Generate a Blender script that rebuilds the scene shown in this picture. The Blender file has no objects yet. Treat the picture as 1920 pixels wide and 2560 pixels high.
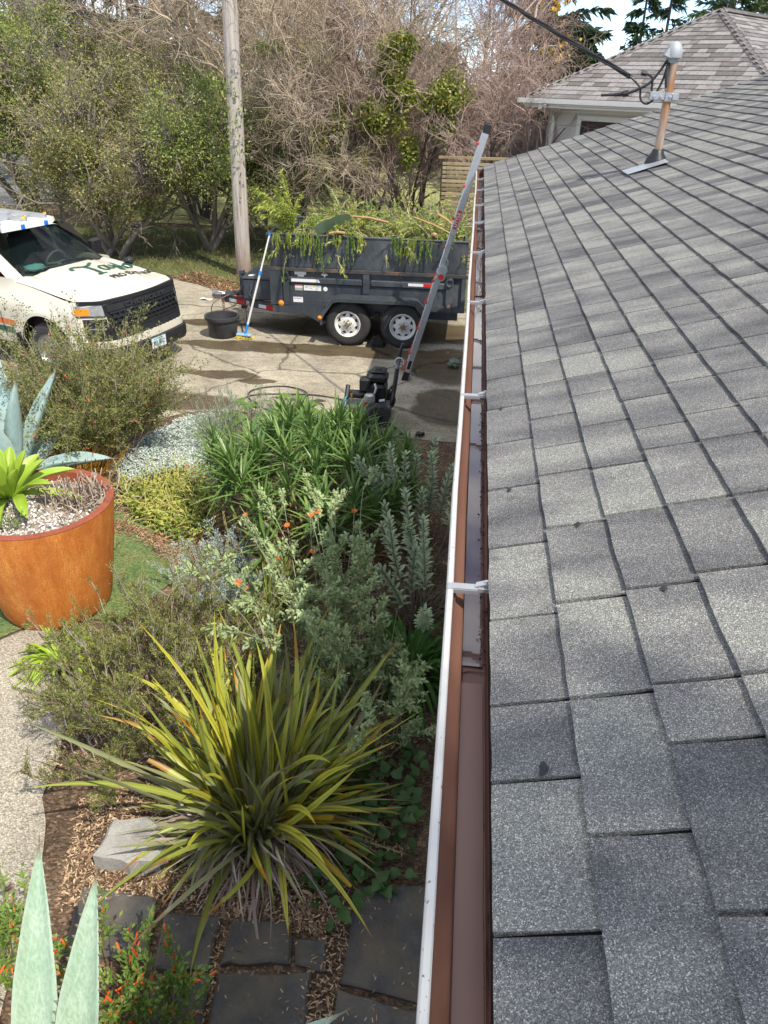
import bpy, math, random
import numpy as np
from mathutils import Vector, Matrix, noise as mnoise
random.seed(11); rng = np.random.default_rng(11)
SC = bpy.context.scene; COL = SC.collection
rad = math.radians
# ---------------------------------------------------------------- camera
EYE = (0.0, 0.0, 3.85)
yaw, pit, rol = rad(5.79598), rad(29.8494), rad(1.298)
fw = Vector((-math.sin(yaw)*math.cos(pit), math.cos(yaw)*math.cos(pit), -math.sin(pit)))
rt = Vector((math.cos(yaw), math.sin(yaw), 0)); up = rt.cross(fw)
r2 = rt*math.cos(rol)+up*math.sin(rol); u2 = up*math.cos(rol)-rt*math.sin(rol)
cd = bpy.data.cameras.new('camera'); cam = bpy.data.objects.new('camera', cd); COL.objects.link(cam)
cam.matrix_world = Matrix(((r2.x, u2.x, -fw.x, EYE[0]), (r2.y, u2.y, -fw.y, EYE[1]), (r2.z, u2.z, -fw.z, EYE[2]), (0, 0, 0, 1)))
cd.sensor_fit = 'VERTICAL'; cd.sensor_height = 36; cd.lens = 1900/2560*36; cd.clip_start = .05; cd.clip_end = 1500
SC.camera = cam
# ---------------------------------------------------------------- light
SUN_EL, SUN_AZ = rad(55), rad(-45)          # azimuth measured from +X
sd = Vector((math.cos(SUN_EL)*math.cos(SUN_AZ), math.cos(SUN_EL)*math.sin(SUN_AZ), math.sin(SUN_EL)))
sl = bpy.data.lights.new('sun', 'SUN'); sl.energy = 2.9; sl.angle = rad(.6); sl.color = (1, .93, .81)
so = bpy.data.objects.new('sun', sl); COL.objects.link(so); so.rotation_euler = sd.to_track_quat('Z', 'Y').to_euler()
W = bpy.data.worlds.new('World'); SC.world = W; W.use_nodes = True
nt = W.node_tree; nt.nodes.clear()
sky = nt.nodes.new('ShaderNodeTexSky'); sky.sky_type = 'NISHITA'; sky.sun_disc = False
sky.sun_elevation = SUN_EL; sky.sun_rotation = math.atan2(sd.x, sd.y); sky.dust_density = 0; sky.air_density = 1.0; sky.ozone_density = 1.2; sky.altitude = 5000
tc = nt.nodes.new('ShaderNodeTexCoord'); mp = nt.nodes.new('ShaderNodeMapping'); mp.inputs['Scale'].default_value = (1.0, 1.0, 2.6)
nz = nt.nodes.new('ShaderNodeTexNoise'); nz.inputs['Scale'].default_value = 2.3; nz.inputs['Detail'].default_value = 7
cr = nt.nodes.new('ShaderNodeValToRGB'); cr.color_ramp.elements[0].position = .45; cr.color_ramp.elements[1].position = .64
mx = nt.nodes.new('ShaderNodeMix'); mx.data_type = 'RGBA'; mx.inputs[7].default_value = (6.4, 6.3, 6.1, 1)
bg = nt.nodes.new('ShaderNodeBackground'); bg.inputs['Strength'].default_value = .15; wo = nt.nodes.new('ShaderNodeOutputWorld')
L = nt.links.new
L(tc.outputs['Generated'], mp.inputs[0]); L(mp.outputs[0], nz.inputs['Vector']); L(nz.outputs[0], cr.inputs[0])
L(cr.outputs[0], mx.inputs[0]); L(sky.outputs[0], mx.inputs[6]); L(mx.outputs[2], bg.inputs[0]); L(bg.outputs[0], wo.inputs[0])
SC.view_settings.view_transform = 'Standard'; SC.view_settings.look = 'None'; SC.view_settings.gamma = 1
SC.view_settings.use_curve_mapping = False; SC.view_settings.exposure = 1.05
SC.render.engine = 'CYCLES'
SC.cycles.max_bounces = 7; SC.cycles.diffuse_bounces = 3; SC.cycles.transparent_max_bounces = 8
# ---------------------------------------------------------------- materials
class NT:
    def __init__(s, name):
        s.m = bpy.data.materials.new(name); s.m.use_nodes = True; s.t = s.m.node_tree; s.t.nodes.clear()
        s.out = s.n('ShaderNodeOutputMaterial'); s.b = s.n('ShaderNodeBsdfPrincipled'); s.l(s.b.outputs[0], s.out.inputs[0])
    def n(s, t, **k):
        o = s.t.nodes.new(t)
        for a, v in k.items(): setattr(o, a, v)
        return o
    def l(s, a, b): s.t.links.new(a, b)
    def val(s, sock, v):
        if hasattr(v, 'is_linked') or isinstance(v, bpy.types.NodeSocket): s.l(v, sock)
        else: sock.default_value = v
    def pos(s, stretch=None, src='pos'):
        if src == 'pos': o = s.n('ShaderNodeNewGeometry').outputs['Position']
        else: o = s.n('ShaderNodeTexCoord').outputs[src]
        if stretch:
            m = s.n('ShaderNodeMapping'); m.inputs['Scale'].default_value = stretch; s.l(o, m.inputs[0]); o = m.outputs[0]
        return o
    def noise(s, vec, sc, det=4, rough=.55):
        o = s.n('ShaderNodeTexNoise'); o.inputs['Scale'].default_value = sc; o.inputs['Detail'].default_value = det
        o.inputs['Roughness'].default_value = rough; s.l(vec, o.inputs['Vector']); return o.outputs[0]
    def cells(s, vec, sc, what='Color'):
        o = s.n('ShaderNodeTexVoronoi'); o.inputs['Scale'].default_value = sc; s.l(vec, o.inputs['Vector']); return o.outputs[what]
    def ramp(s, f, stops, interp='LINEAR'):
        o = s.n('ShaderNodeValToRGB'); e = o.color_ramp.elements; o.color_ramp.interpolation = interp
        while len(e) < len(stops): e.new(.5)
        for k, (p, c) in enumerate(stops):
            e[k].position = p; e[k].color = (*c, 1) if not isinstance(c, (int, float)) else (c, c, c, 1)
        s.l(f, o.inputs[0]); return o.outputs[0]
    def mix(s, f, a, b, mode='MIX'):
        o = s.n('ShaderNodeMix', data_type='RGBA', blend_type=mode)
        for k, v in ((0, f), (6, a), (7, b)):
            if isinstance(v, (tuple, list)): v = (*v, 1) if len(v) == 3 else v
            s.val(o.inputs[k], v)
        return o.outputs[2]
    def math(s, op, a, b=0.0, c=None, clamp=False):
        o = s.n('ShaderNodeMath', operation=op, use_clamp=clamp); s.val(o.inputs[0], a); s.val(o.inputs[1], b)
        if c is not None: s.val(o.inputs[2], c)
        return o.outputs[0]
    def sep(s, v):
        o = s.n('ShaderNodeSeparateXYZ'); s.l(v, o.inputs[0]); return o.outputs
    def bump(s, h, st=.3, d=.02):
        o = s.n('ShaderNodeBump'); o.inputs['Strength'].default_value = st; o.inputs['Distance'].default_value = d
        s.l(h, o.inputs['Height']); s.l(o.outputs[0], s.b.inputs['Normal'])
    def set(s, **k):
        for a, v in k.items():
            i = s.b.inputs[a.replace('_', ' ')]
            if isinstance(v, (tuple, list)) and len(v) == 3: v = (*v, 1)
            s.val(i, v)
    def translucent(s, col, f):
        t = s.n('ShaderNodeBsdfTranslucent'); s.val(t.inputs[0], col); mxs = s.n('ShaderNodeMixShader'); mxs.inputs[0].default_value = f
        s.l(s.b.outputs[0], mxs.inputs[1]); s.l(t.outputs[0], mxs.inputs[2]); s.l(mxs.outputs[0], s.out.inputs[0])

def stops(cols):
    n = len(cols); return [((k/(n-1) if n > 1 else 0)*.7+.15, c) for k, c in enumerate(cols)]
def pm(name, cols, sc=6, det=4, rough=.6, metal=0, bump=0, bsc=60, isl=0, obj=0, stretch=None, trans=0, spec=.4, speck=0, ssc=200, coat=0, bd=.01, src='pos'):
    N = NT(name); p = N.pos(stretch, src); f = N.noise(p, sc, det)
    if isl: f = N.math('ADD', N.math('MULTIPLY', f, 1-isl), N.math('MULTIPLY', N.n('ShaderNodeNewGeometry').outputs['Random Per Island'], isl))
    if obj: f = N.math('ADD', N.math('MULTIPLY', f, 1-obj), N.math('MULTIPLY', N.n('ShaderNodeObjectInfo').outputs['Random'], obj))
    c = N.ramp(f, stops(cols))
    if speck:
        v = N.sep(N.cells(N.pos(), ssc))[0]
        c = N.mix(1.0, c, N.ramp(v, [(0, 1-speck), (1, 1+speck)]), 'MULTIPLY')
    N.set(Base_Color=c, Roughness=rough, Metallic=metal, Specular_IOR_Level=spec, Coat_Weight=coat)
    if coat: N.set(Coat_Roughness=.06)
    if bump: N.bump(N.noise(N.pos(stretch), bsc, 3), bump, bd)
    if trans: N.translucent(c, trans)
    return N.m
# ---------------------------------------------------------------- geometry helpers
class MB:
    def __init__(s): s.v = []; s.f = []; s.mi = []; s.m = 0
    def add(s, v, f):
        o = len(s.v); s.v += [tuple(map(float, q)) for q in v]; s.f += [tuple(int(i)+o for i in q) for q in f]; s.mi += [s.m]*len(f); return s
    def box(s, c, d, rot=None, taper=1.0):
        x, y, z = [q/2 for q in d]
        v = [Vector((a*x*(taper if e > 0 else 1), b*y*(taper if e > 0 else 1), e*z)) for e in (-1, 1) for a, b in ((-1, -1), (1, -1), (1, 1), (-1, 1))]
        if rot is not None: v = [rot @ q for q in v]
        v = [q+Vector(c) for q in v]
        return s.add(v, [(3, 2, 1, 0), (4, 5, 6, 7), (0, 1, 5, 4), (1, 2, 6, 5), (2, 3, 7, 6), (3, 0, 4, 7)])
    def bbox(s, a, b):
        return s.box([(p+q)/2 for p, q in zip(a, b)], [abs(q-p) for p, q in zip(a, b)])
    def rbox(s, c, d, b=.01, rot=None):
        x, y, z = [q/2 for q in d]; b = min(b, x*.9, y*.9, z*.9); rings = []
        for zz, ins in ((-z, b), (-z+b, 0), (z-b, 0), (z, b)):
            X, Y = x-ins, y-ins; k = b
            rings.append([(-X+k, -Y, zz), (X-k, -Y, zz), (X, -Y+k, zz), (X, Y-k, zz), (X-k, Y, zz), (-X+k, Y, zz), (-X, Y-k, zz), (-X, -Y+k, zz)])
        v = [Vector(q) for r in rings for q in r]
        if rot is not None: v = [rot @ q for q in v]
        v = [q+Vector(c) for q in v]
        f = [tuple(range(7, -1, -1)), tuple(range(24, 32))]
        for r in range(3):
            for k in range(8): f.append((r*8+k, r*8+(k+1) % 8, r*8+8+(k+1) % 8, r*8+8+k))
        return s.add(v, f)
    def tube(s, pts, r, n=8, cap=True, closed=False):
        pts = [Vector(p) for p in pts]; K = len(pts); rr = r if isinstance(r, (list, tuple)) else [r]*K; v = []; pu = None
        for k, p in enumerate(pts):
            a = pts[(k-1) % K] if closed else pts[max(k-1, 0)]; b = pts[(k+1) % K] if closed else pts[min(k+1, K-1)]
            t = (b-a).normalized()
            if pu is None: pu = t.orthogonal().normalized()
            else:
                pu = pu-t*pu.dot(t)
                pu = pu.normalized() if pu.length > 1e-6 else t.orthogonal().normalized()
            w = t.cross(pu)
            for j in range(n):
                q = 2*math.pi*j/n; v.append(p+(pu*math.cos(q)+w*math.sin(q))*rr[k])
        f = []
        for k in range(K if closed else K-1):
            k2 = (k+1) % K
            for j in range(n): f.append((k*n+j, k*n+(j+1) % n, k2*n+(j+1) % n, k2*n+j))
        if cap and not closed: f += [tuple(range(n-1, -1, -1)), tuple(range((K-1)*n, K*n))]
        return s.add(v, f)
    def lathe(s, prof, n=32, c=(0, 0, 0), axis='z', cap=False):
        v = []
        for r, z in prof:
            for j in range(n):
                q = 2*math.pi*j/n; a, b = r*math.cos(q), r*math.sin(q)
                v.append((c[0]+a, c[1]+b, c[2]+z) if axis == 'z' else ((c[0]+a, c[1]+z, c[2]+b) if axis == 'y' else (c[0]+z, c[1]+a, c[2]+b)))
        f = [(k*n+j, k*n+(j+1) % n, (k+1)*n+(j+1) % n, (k+1)*n+j) for k in range(len(prof)-1) for j in range(n)]
        if cap: f += [tuple(range(n-1, -1, -1)), tuple(range((len(prof)-1)*n, len(prof)*n))]
        return s.add(v, f)
    def grid(s, P):
        P = np.asarray(P, float); a, b = P.shape[:2]
        return s.add(P.reshape(-1, 3), [(i*b+j, i*b+j+1, (i+1)*b+j+1, (i+1)*b+j) for i in range(a-1) for j in range(b-1)])
    def prism(s, poly, z0, z1, bev=0, bz=None):
        n = len(poly); c = np.mean(np.array(poly), 0)
        top = [tuple(np.array(p)+(c-np.array(p))/max(np.linalg.norm(c-np.array(p)), 1e-6)*bev) for p in poly]
        v = [(x, y, z0) for x, y in poly]+[(x, y, z1-(bz if bz is not None else bev)) for x, y in poly]+[(x, y, z1) for x, y in top]
        f = [(k, (k+1) % n, n+(k+1) % n, n+k) for k in range(n)]+[(n+k, n+(k+1) % n, 2*n+(k+1) % n, 2*n+k) for k in range(n)]
        f += [tuple(range(2*n, 3*n)), tuple(range(n-1, -1, -1))]
        return s.add(v, f)
    def mesh(s, name, smooth=False):
        me = bpy.data.meshes.new(name); me.from_pydata(s.v, [], s.f); me.validate()
        if smooth: me.shade_smooth() if hasattr(me, 'shade_smooth') else None
        return me
    def build(s, name, m, parent=None, smooth=False, off=None, sharp=None):
        if off is not None: s.v = [(a-off[0], b-off[1], c-off[2]) for a, b, c in s.v]
        me = s.mesh(name, smooth)
        ms = m if isinstance(m, list) else [m]
        for q in ms: me.materials.append(q)
        if len(ms) > 1: me.polygons.foreach_set('material_index', s.mi)
        if smooth and sharp: me.set_sharp_from_angle(angle=rad(sharp))
        return link(name, me, parent)
def link(name, me, parent=None):
    o = bpy.data.objects.new(name, me); COL.objects.link(o)
    if parent is not None: o.parent = parent
    return o
def tag(o, label=None, cat=None, group=None, kind=None):
    for k, v in (('label', label), ('category', cat), ('group', group), ('kind', kind)):
        if v: o[k] = v
    return o
def empty(name, loc, label, cat, group=None, rz=0):
    o = bpy.data.objects.new(name, None); COL.objects.link(o); o.location = loc; o.rotation_euler.z = rz; o.empty_display_size = .2
    return tag(o, label, cat, group)
def struct(name, mb, m, **k): return tag(mb.build(name, m, **k), kind='structure')
# bulk (numpy) geometry: V (n,3), F (m,4) or (m,3), UV per vertex
def np_mesh(name, V, F, UV=None, smooth=False, off=None, mi=None):
    V = np.asarray(V, np.float32); F = np.asarray(F, np.int32)
    if off is not None: V = V-np.asarray(off, np.float32)
    me = bpy.data.meshes.new(name); k = F.shape[1]
    me.vertices.add(len(V)); me.vertices.foreach_set('co', V.ravel()); me.loops.add(F.size); me.loops.foreach_set('vertex_index', F.ravel())
    me.polygons.add(len(F)); me.polygons.foreach_set('loop_start', np.arange(0, F.size, k, dtype=np.int32))
    if UV is not None:
        u = me.uv_layers.new(name='UVMap'); u.data.foreach_set('uv', np.asarray(UV, np.float32)[F.ravel()].ravel())
    if mi is not None: me.polygons.foreach_set('material_index', np.asarray(mi, np.int32))
    me.update(calc_edges=True)
    if smooth: me.shade_smooth()
    return me
def nrm(a): return a/np.maximum(np.linalg.norm(a, axis=-1, keepdims=True), 1e-9)
def rdir(n, up=0.0):
    d = nrm(rng.normal(size=(n, 3))); d[:, 2] += up; return nrm(d)
def perp(D):
    r = rng.normal(size=D.shape); return nrm(np.cross(D, r))
def hside(D):   # horizontal side vector, so a leaf faces up
    z = np.zeros_like(D); z[:, 2] = 1; s = np.cross(D, z); bad = np.linalg.norm(s, axis=1) < .05; s[bad] = (1, 0, 0); return nrm(s)
def strips(P, D, S, Lg, Wd, droop=0., n=5, prof=None, fold=0., curl=None, raw=False):
    N = len(P); t = np.linspace(0, 1, n+1)
    one = np.ones(N); Lg = Lg*one; Wd = Wd*one; droop = droop*one
    if n == 2 and not fold and not raw and curl is None:      # small leaf: one rhombus, bent at the tip
        m = P+D*(Lg*.45)[:, None]; e = P+D*Lg[:, None]; e[:, 2] -= droop*Lg; h = S*(Wd*.5)[:, None]
        V = np.stack([P, m+h, e, m-h], 1).reshape(-1, 3); UV = np.tile(np.array([[.5, 0], [1, .5], [.5, 1], [0, .5]]), (N, 1)); return V, np.arange(4*N).reshape(N, 4), UV
    if prof is None: prof = lambda t: np.maximum(np.sin(np.pi*np.clip(t*.9+.1, 0, 1))**.7, .03)
    w = prof(t)
    C = P[:, None]+D[:, None]*(Lg[:, None]*t)[..., None]
    C[..., 2] -= droop[:, None]*Lg[:, None]*t**2
    if curl is not None: C += curl[:, None]*(Lg[:, None]*t**2)[..., None]
    T = nrm(np.gradient(C, axis=1)); Nn = nrm(np.cross(np.broadcast_to(S[:, None], T.shape), T))
    hw = (Wd[:, None]*w[None])[..., None]*.5
    if fold: cols = [C-S[:, None]*hw+Nn*hw*fold, C, C+S[:, None]*hw+Nn*hw*fold]
    else: cols = [C-S[:, None]*hw, C+S[:, None]*hw]
    c = len(cols); V = np.stack(cols, 2)                     # N, n+1, c, 3
    u = np.linspace(0, 1, c); UV = np.zeros((N, n+1, c, 2)); UV[..., 0] = u; UV[..., 1] = t[None, :, None]
    idx = np.arange((n+1)*c).reshape(n+1, c)
    q = np.stack([idx[:-1, :-1], idx[:-1, 1:], idx[1:, 1:], idx[1:, :-1]], -1).reshape(-1, 4)
    if raw: return V.reshape(N, -1, 3), q, UV.reshape(N, -1, 2)
    F = (q[None]+(np.arange(N)*(n+1)*c)[:, None, None]).reshape(-1, 4)
    return V.reshape(-1, 3), F, UV.reshape(-1, 2)
def tubes(Pt, R, m=3):
    N, K = Pt.shape[:2]; R = np.broadcast_to(R, (N, K)); T = nrm(np.gradient(Pt, axis=1))
    ref = np.zeros((N, 1, 3)); ref[:] = (.31, .17, .93); flat = np.abs((T*ref).sum(-1)).max(1) > .9; ref[flat] = (.9, -.4, .1)
    U = nrm(np.cross(T, ref)); Wv = np.cross(T, U); a = 2*np.pi*np.arange(m)/m
    V = Pt[:, :, None]+R[:, :, None, None]*(U[:, :, None]*np.cos(a)[:, None]+Wv[:, :, None]*np.sin(a)[:, None])
    idx = np.arange(K*m).reshape(K, m); nx = np.roll(idx, -1, 1)
    q = np.stack([idx[:-1], nx[:-1], nx[1:], idx[1:]], -1).reshape(-1, 4)
    F = (q[None]+(np.arange(N)*K*m)[:, None, None]).reshape(-1, 4); UV = np.zeros((N, K, m, 2)); UV[..., 1] = np.linspace(0, 1, K)[None, :, None]
    return V.reshape(-1, 3), F, UV.reshape(-1, 2)
def join(*parts):
    V = []; F = []; U = []; o = 0
    for v, f, u in parts: V.append(v); F.append(f+o); U.append(u); o += len(v)
    return np.concatenate(V), np.concatenate(F), np.concatenate(U)
def npart(name, geo, m, parent=None, off=None, smooth=False, kind=None):
    v, f, u = geo; me = np_mesh(name, v, f, u, smooth, off); me.materials.append(m); o = link(name, me, parent)
    if kind: o['kind'] = kind
    return o
def walk(P, D, Lg, K=5, wob=.25, grav=0.):
    N = len(P); pts = [P]; d = nrm(D); st = (Lg*np.ones(N)/(K-1))[:, None]
    for k in range(K-1):
        pts.append(pts[-1]+d*st); d = d+rng.normal(size=d.shape)*wob; d[:, 2] -= grav; d = nrm(d)
    return np.stack(pts, 1)
def branch(paths, n, spread, upb=0., tmin=.25):
    """n random start points and directions on a set of paths"""
    N, K = paths.shape[:2]; i = rng.integers(0, N, n); t = (tmin+(1-tmin)*rng.random(n))*(K-1)*.999; k = t.astype(int); fr = (t-k)[:, None]
    P = paths[i, k]*(1-fr)+paths[i, k+1]*fr; T = nrm(paths[i, k+1]-paths[i, k]); D = nrm(T+rdir(n)*spread+np.array([0, 0, upb])); return P, D, t/(K-1)
def catmull(pts, n=8, closed=False):
    pts = [np.array(p, float) for p in pts]; K = len(pts); out = []
    for k in range(K if closed else K-1):
        g = lambda j: pts[j % K] if closed else pts[min(max(j, 0), K-1)]
        a, b, c, d = g(k-1), g(k), g(k+1), g(k+2)
        for q in range(n):
            t = q/n; out.append(.5*(2*b+(c-a)*t+(2*a-5*b+4*c-d)*t*t+(3*b-a-3*c+d)*t**3))
    if not closed: out.append(pts[-1])
    return out
def text_geo(body, size=1.0, bold=0., ext=0.0):
    cu = bpy.data.curves.new('lettering', 'FONT'); cu.body = body; cu.size = size; cu.offset = bold; cu.extrude = ext; cu.align_x = 'CENTER'; cu.align_y = 'CENTER'; cu.resolution_u = 3
    o = bpy.data.objects.new('lettering', cu); COL.objects.link(o); dg = bpy.context.evaluated_depsgraph_get()
    me = bpy.data.meshes.new_from_object(o.evaluated_get(dg)); v = [tuple(q.co) for q in me.vertices]; f = [tuple(p.vertices) for p in me.polygons]
    bpy.data.objects.remove(o); bpy.data.curves.remove(cu); bpy.data.meshes.remove(me); return v, f
# ---------------------------------------------------------------- shared materials
M = {}
M['white_metal'] = pm('white painted metal', [(.72, .72, .70), (.80, .80, .78)], 9, rough=.4, speck=.04, ssc=60)
M['alu'] = pm('aluminium', [(.42, .43, .44), (.52, .53, .54)], 20, rough=.38, metal=.7, bump=.05)
M['black'] = pm('black plastic', [(.012, .012, .013), (.022, .022, .024)], 30, rough=.45)
M['rubber'] = pm('tyre rubber', [(.022, .022, .023), (.05, .049, .047)], 7, rough=.85, bump=.1, bsc=90)
M['red'] = pm('red plastic', [(.55, .03, .02), (.66, .05, .03)], 20, rough=.4)
M['wood_dark'] = pm('weathered brown wood', [(.10, .07, .045), (.22, .16, .10)], 3, rough=.85, stretch=(2, 2, 14), bump=.3, bsc=8)
M['chrome'] = pm('dull steel', [(.35, .35, .35), (.5, .5, .5)], 20, rough=.3, metal=.9)
# ---------------------------------------------------------------- ground
def sheet(name, poly, z, m, sub=0, jit=0.):
    pts = [np.array(p, float) for p in poly]
    if sub:
        o = []
        for a, b in zip(pts, pts[1:]+pts[:1]):
            for k in range(sub):
                q = a+(b-a)*k/sub; h = mnoise.noise(Vector((q[0]*3.1, q[1]*3.1, 4))); g = mnoise.noise(Vector((q[0]*3.1, q[1]*3.1, 9))); o.append(q+np.array([h, g])*jit)
        pts = o
    b = MB(); b.add([(p[0], p[1], z) for p in pts], [tuple(range(len(pts)))]); return struct(name, b, m)
def dirt():
    N = NT('garden soil and litter'); p = N.pos()
    c = N.ramp(N.noise(p, 1.6, 6, .7), [(.3, (.06, .042, .028)), (.5, (.15, .10, .065)), (.68, (.25, .18, .12))])
    v = N.sep(N.cells(N.pos((1, 1.7, 1)), 60))[0]; c = N.mix(1, c, N.ramp(v, [(0, .45), (.8, 1.1), (1, 2.0)]), 'MULTIPLY')
    N.set(Base_Color=c, Roughness=.95, Specular_IOR_Level=.2); N.bump(N.noise(p, 45, 4), .8, .03); return N.m
M['dirt'] = dirt()
sheet('ground', [(-400, -200), (400, -200), (400, 600), (-400, 600)], 0, M['dirt'])
def concrete():
    N = NT('weathered concrete with wet patches'); p = N.pos()
    base = N.ramp(N.noise(p, 1.3, 7, .65), [(.3, (.22, .19, .14)), (.5, (.34, .30, .225)), (.7, (.44, .395, .30))])
    sp = N.sep(N.cells(p, 75))[0]; base = N.mix(1, base, N.ramp(sp, [(0, .55), (.35, .95), (1, 1.15)]), 'MULTIPLY')
    dk = N.noise(N.pos((.5, 1.4, 1)), 5, 8, .75); base = N.mix(N.ramp(dk, [(.50, 0.0), (.70, .75)]), base, (.13, .11, .08))
    wp = N.n('ShaderNodeVectorMath', operation='ADD'); nv = N.n('ShaderNodeTexNoise'); nv.inputs['Scale'].default_value = 2.4; nv.inputs['Detail'].default_value = 6; N.l(p, nv.inputs['Vector'])
    sc = N.n('ShaderNodeVectorMath', operation='MULTIPLY_ADD'); N.l(nv.outputs['Color'], sc.inputs[0]); sc.inputs[1].default_value = (.55, .35, 0); N.l(p, sc.inputs[2])
    tot = None
    for cx, cy, rx, ry in WET:
        s1 = N.n('ShaderNodeVectorMath', operation='SUBTRACT'); N.l(sc.outputs[0], s1.inputs[0]); s1.inputs[1].default_value = (cx+.27, cy+.17, 0)
        s2 = N.n('ShaderNodeVectorMath', operation='DIVIDE'); N.l(s1.outputs[0], s2.inputs[0]); s2.inputs[1].default_value = (rx, ry, 1e3)
        ln = N.n('ShaderNodeVectorMath', operation='LENGTH'); N.l(s2.outputs[0], ln.inputs[0])
        f = N.math('MULTIPLY', N.math('SUBTRACT', 1.0, ln.outputs['Value']), 5.5, clamp=True)
        tot = f if tot is None else N.math('MAXIMUM', tot, f)
    wet = N.mix(1, base, (.29, .25, .195), 'MULTIPLY')
    vk = N.n('ShaderNodeTexVoronoi', feature='DISTANCE_TO_EDGE'); vk.inputs['Scale'].default_value = .42; N.l(sc.outputs[0], vk.inputs['Vector']); base = N.mix(N.ramp(vk.outputs['Distance'], [(.004, .75), (.011, 0.0)]), base, (.07, .06, .045)); wet = N.mix(1, base, (.29, .25, .195), 'MULTIPLY')
    N.set(Base_Color=N.mix(tot, base, wet), Roughness=N.math('MULTIPLY_ADD', tot, -.45, .92), Specular_IOR_Level=.35)
    N.bump(N.noise(p, 60, 3), .35, .008); return N.m
WET = [(-3.3, 11.72, 1.5, .30), (-1.6, 11.72, 1.7, .34), (-.2, 11.3, .75, .9), (-3.55, 10.35, .72, .17), (-2.95, 10.15, .32, .14), (-3.9, 9.25, 1.1, .36),
       (-.15, 9.6, .55, .75), (-1.9, 9.5, .16, .09), (-4.3, 12.9, 1.1, .22), (-1.2, 13.0, 2.6, .7), (-5.6, 12.3, .9, .3), (-2.35, 9.55, .22, .07)]
M['concrete'] = concrete()
sheet('driveway', [(-30, 9.4), (-9, 8.9), (-5.2, 8.6), (-3.85, 8.55), (-3.4, 8.95), (-2.9, 9.05), (-2.26, 8.75), (-1.2, 8.6), (.5, 8.4), (9, 8.4), (9, 14.2), (1.5, 14.4), (-3.6, 14.35), (-4.5, 14.75), (-5.2, 15.3), (-6.4, 16.0), (-9, 16.6), (-16, 20.5), (-30, 26)], .006, M['concrete'], 8, .05)
M['asphalt'] = pm('grey asphalt', [(.15, .145, .14), (.24, .235, .23)], 1.2, rough=.9, speck=.3, ssc=40, bump=.2)
sheet('road', [(-120, 24), (-14, 24.6), (-12.2, 40), (-9, 52), (60, 60), (60, 68), (-20, 62), (-120, 50)], .010, M['asphalt'])
M['lawn'] = pm('dry lawn', [(.16, .115, .06), (.12, .125, .045), (.08, .11, .03), (.22, .20, .09)], 1.5, 6, rough=.95, speck=.35, ssc=30, bump=.6, bsc=25)
sheet('verge', [(-12.5, 18.6), (-9, 17.0), (-6.4, 16.25), (-5.0, 15.45), (-4.2, 14.85), (-3.0, 14.6), (.5, 14.6), (.5, 20), (-4, 21.5), (-13, 22.5)], .008, M['lawn'], 6, .12)
M['far_lawn'] = pm('pale lawn', [(.16, .19, .06), (.30, .30, .12), (.22, .26, .09)], .35, 5, rough=.95, speck=.25, ssc=12)
sheet('lawn', [(-11, 22.6), (14, 21), (40, 20), (40, 58), (-8, 50), (-11.5, 40)], .012, M['far_lawn'], 4, .3)
def aggregate():
    N = NT('exposed aggregate'); p = N.pos()
    v = N.n('ShaderNodeTexVoronoi'); v.inputs['Scale'].default_value = 105; N.l(p, v.inputs['Vector'])
    c = N.ramp(N.sep(v.outputs['Color'])[0], [(0, (.22, .19, .145)), (.3, (.36, .32, .245)), (.7, (.45, .405, .32)), (1, (.58, .53, .44))])
    c = N.mix(N.ramp(v.outputs['Distance'], [(.45, 0.0), (.8, .6)]), c, (.12, .10, .075))
    c = N.mix(1, c, N.ramp(N.noise(p, 1.7, 5, .6), [(.3, .75), (.7, 1.12)]), 'MULTIPLY')
    s1 = N.n('ShaderNodeVectorMath', operation='DISTANCE'); N.l(p, s1.inputs[0]); s1.inputs[1].default_value = (-2.22, 2.30, 0)
    d = N.math('ADD', s1.outputs['Value'], N.math('MULTIPLY', N.noise(p, 22, 3), .06))
    c = N.mix(N.ramp(d, [(.055, .85), (.075, 0.0)]), c, (.10, .035, .012))
    N.set(Base_Color=c, Roughness=.8); N.bump(v.outputs['Distance'], .9, -.006); return N.m
M['aggregate'] = aggregate()
sheet('path', [(-3.4, 4.22), (-3.15, 4.5), (-2.95, 4.3), (-2.73, 3.9), (-2.5, 3.5), (-2.38, 3.19), (-2.33, 2.89), (-2.13, 2.5), (-2.03, 2.16), (-1.91, 1.67), (-1.7, .6), (-2.2, -.6), (-7, -.6), (-7, 3.4), (-4.2, 4.0)], .016, M['aggregate'], 5, .03)
M['moss'] = pm('low moss', [(.045, .085, .028), (.10, .16, .05), (.15, .17, .06), (.16, .11, .06)], 5, 6, rough=.95, speck=.4, ssc=70, bump=.8, bsc=60, bd=.02)
sheet('moss', [(-3.42, 4.24), (-3.15, 4.55), (-2.6, 4.6), (-2.25, 5.35), (-2.6, 5.95), (-3.3, 6.3), (-5.5, 6.3), (-7, 5), (-7, 3.45), (-4.2, 4.03)], .012, M['moss'], 6, .06)

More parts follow.
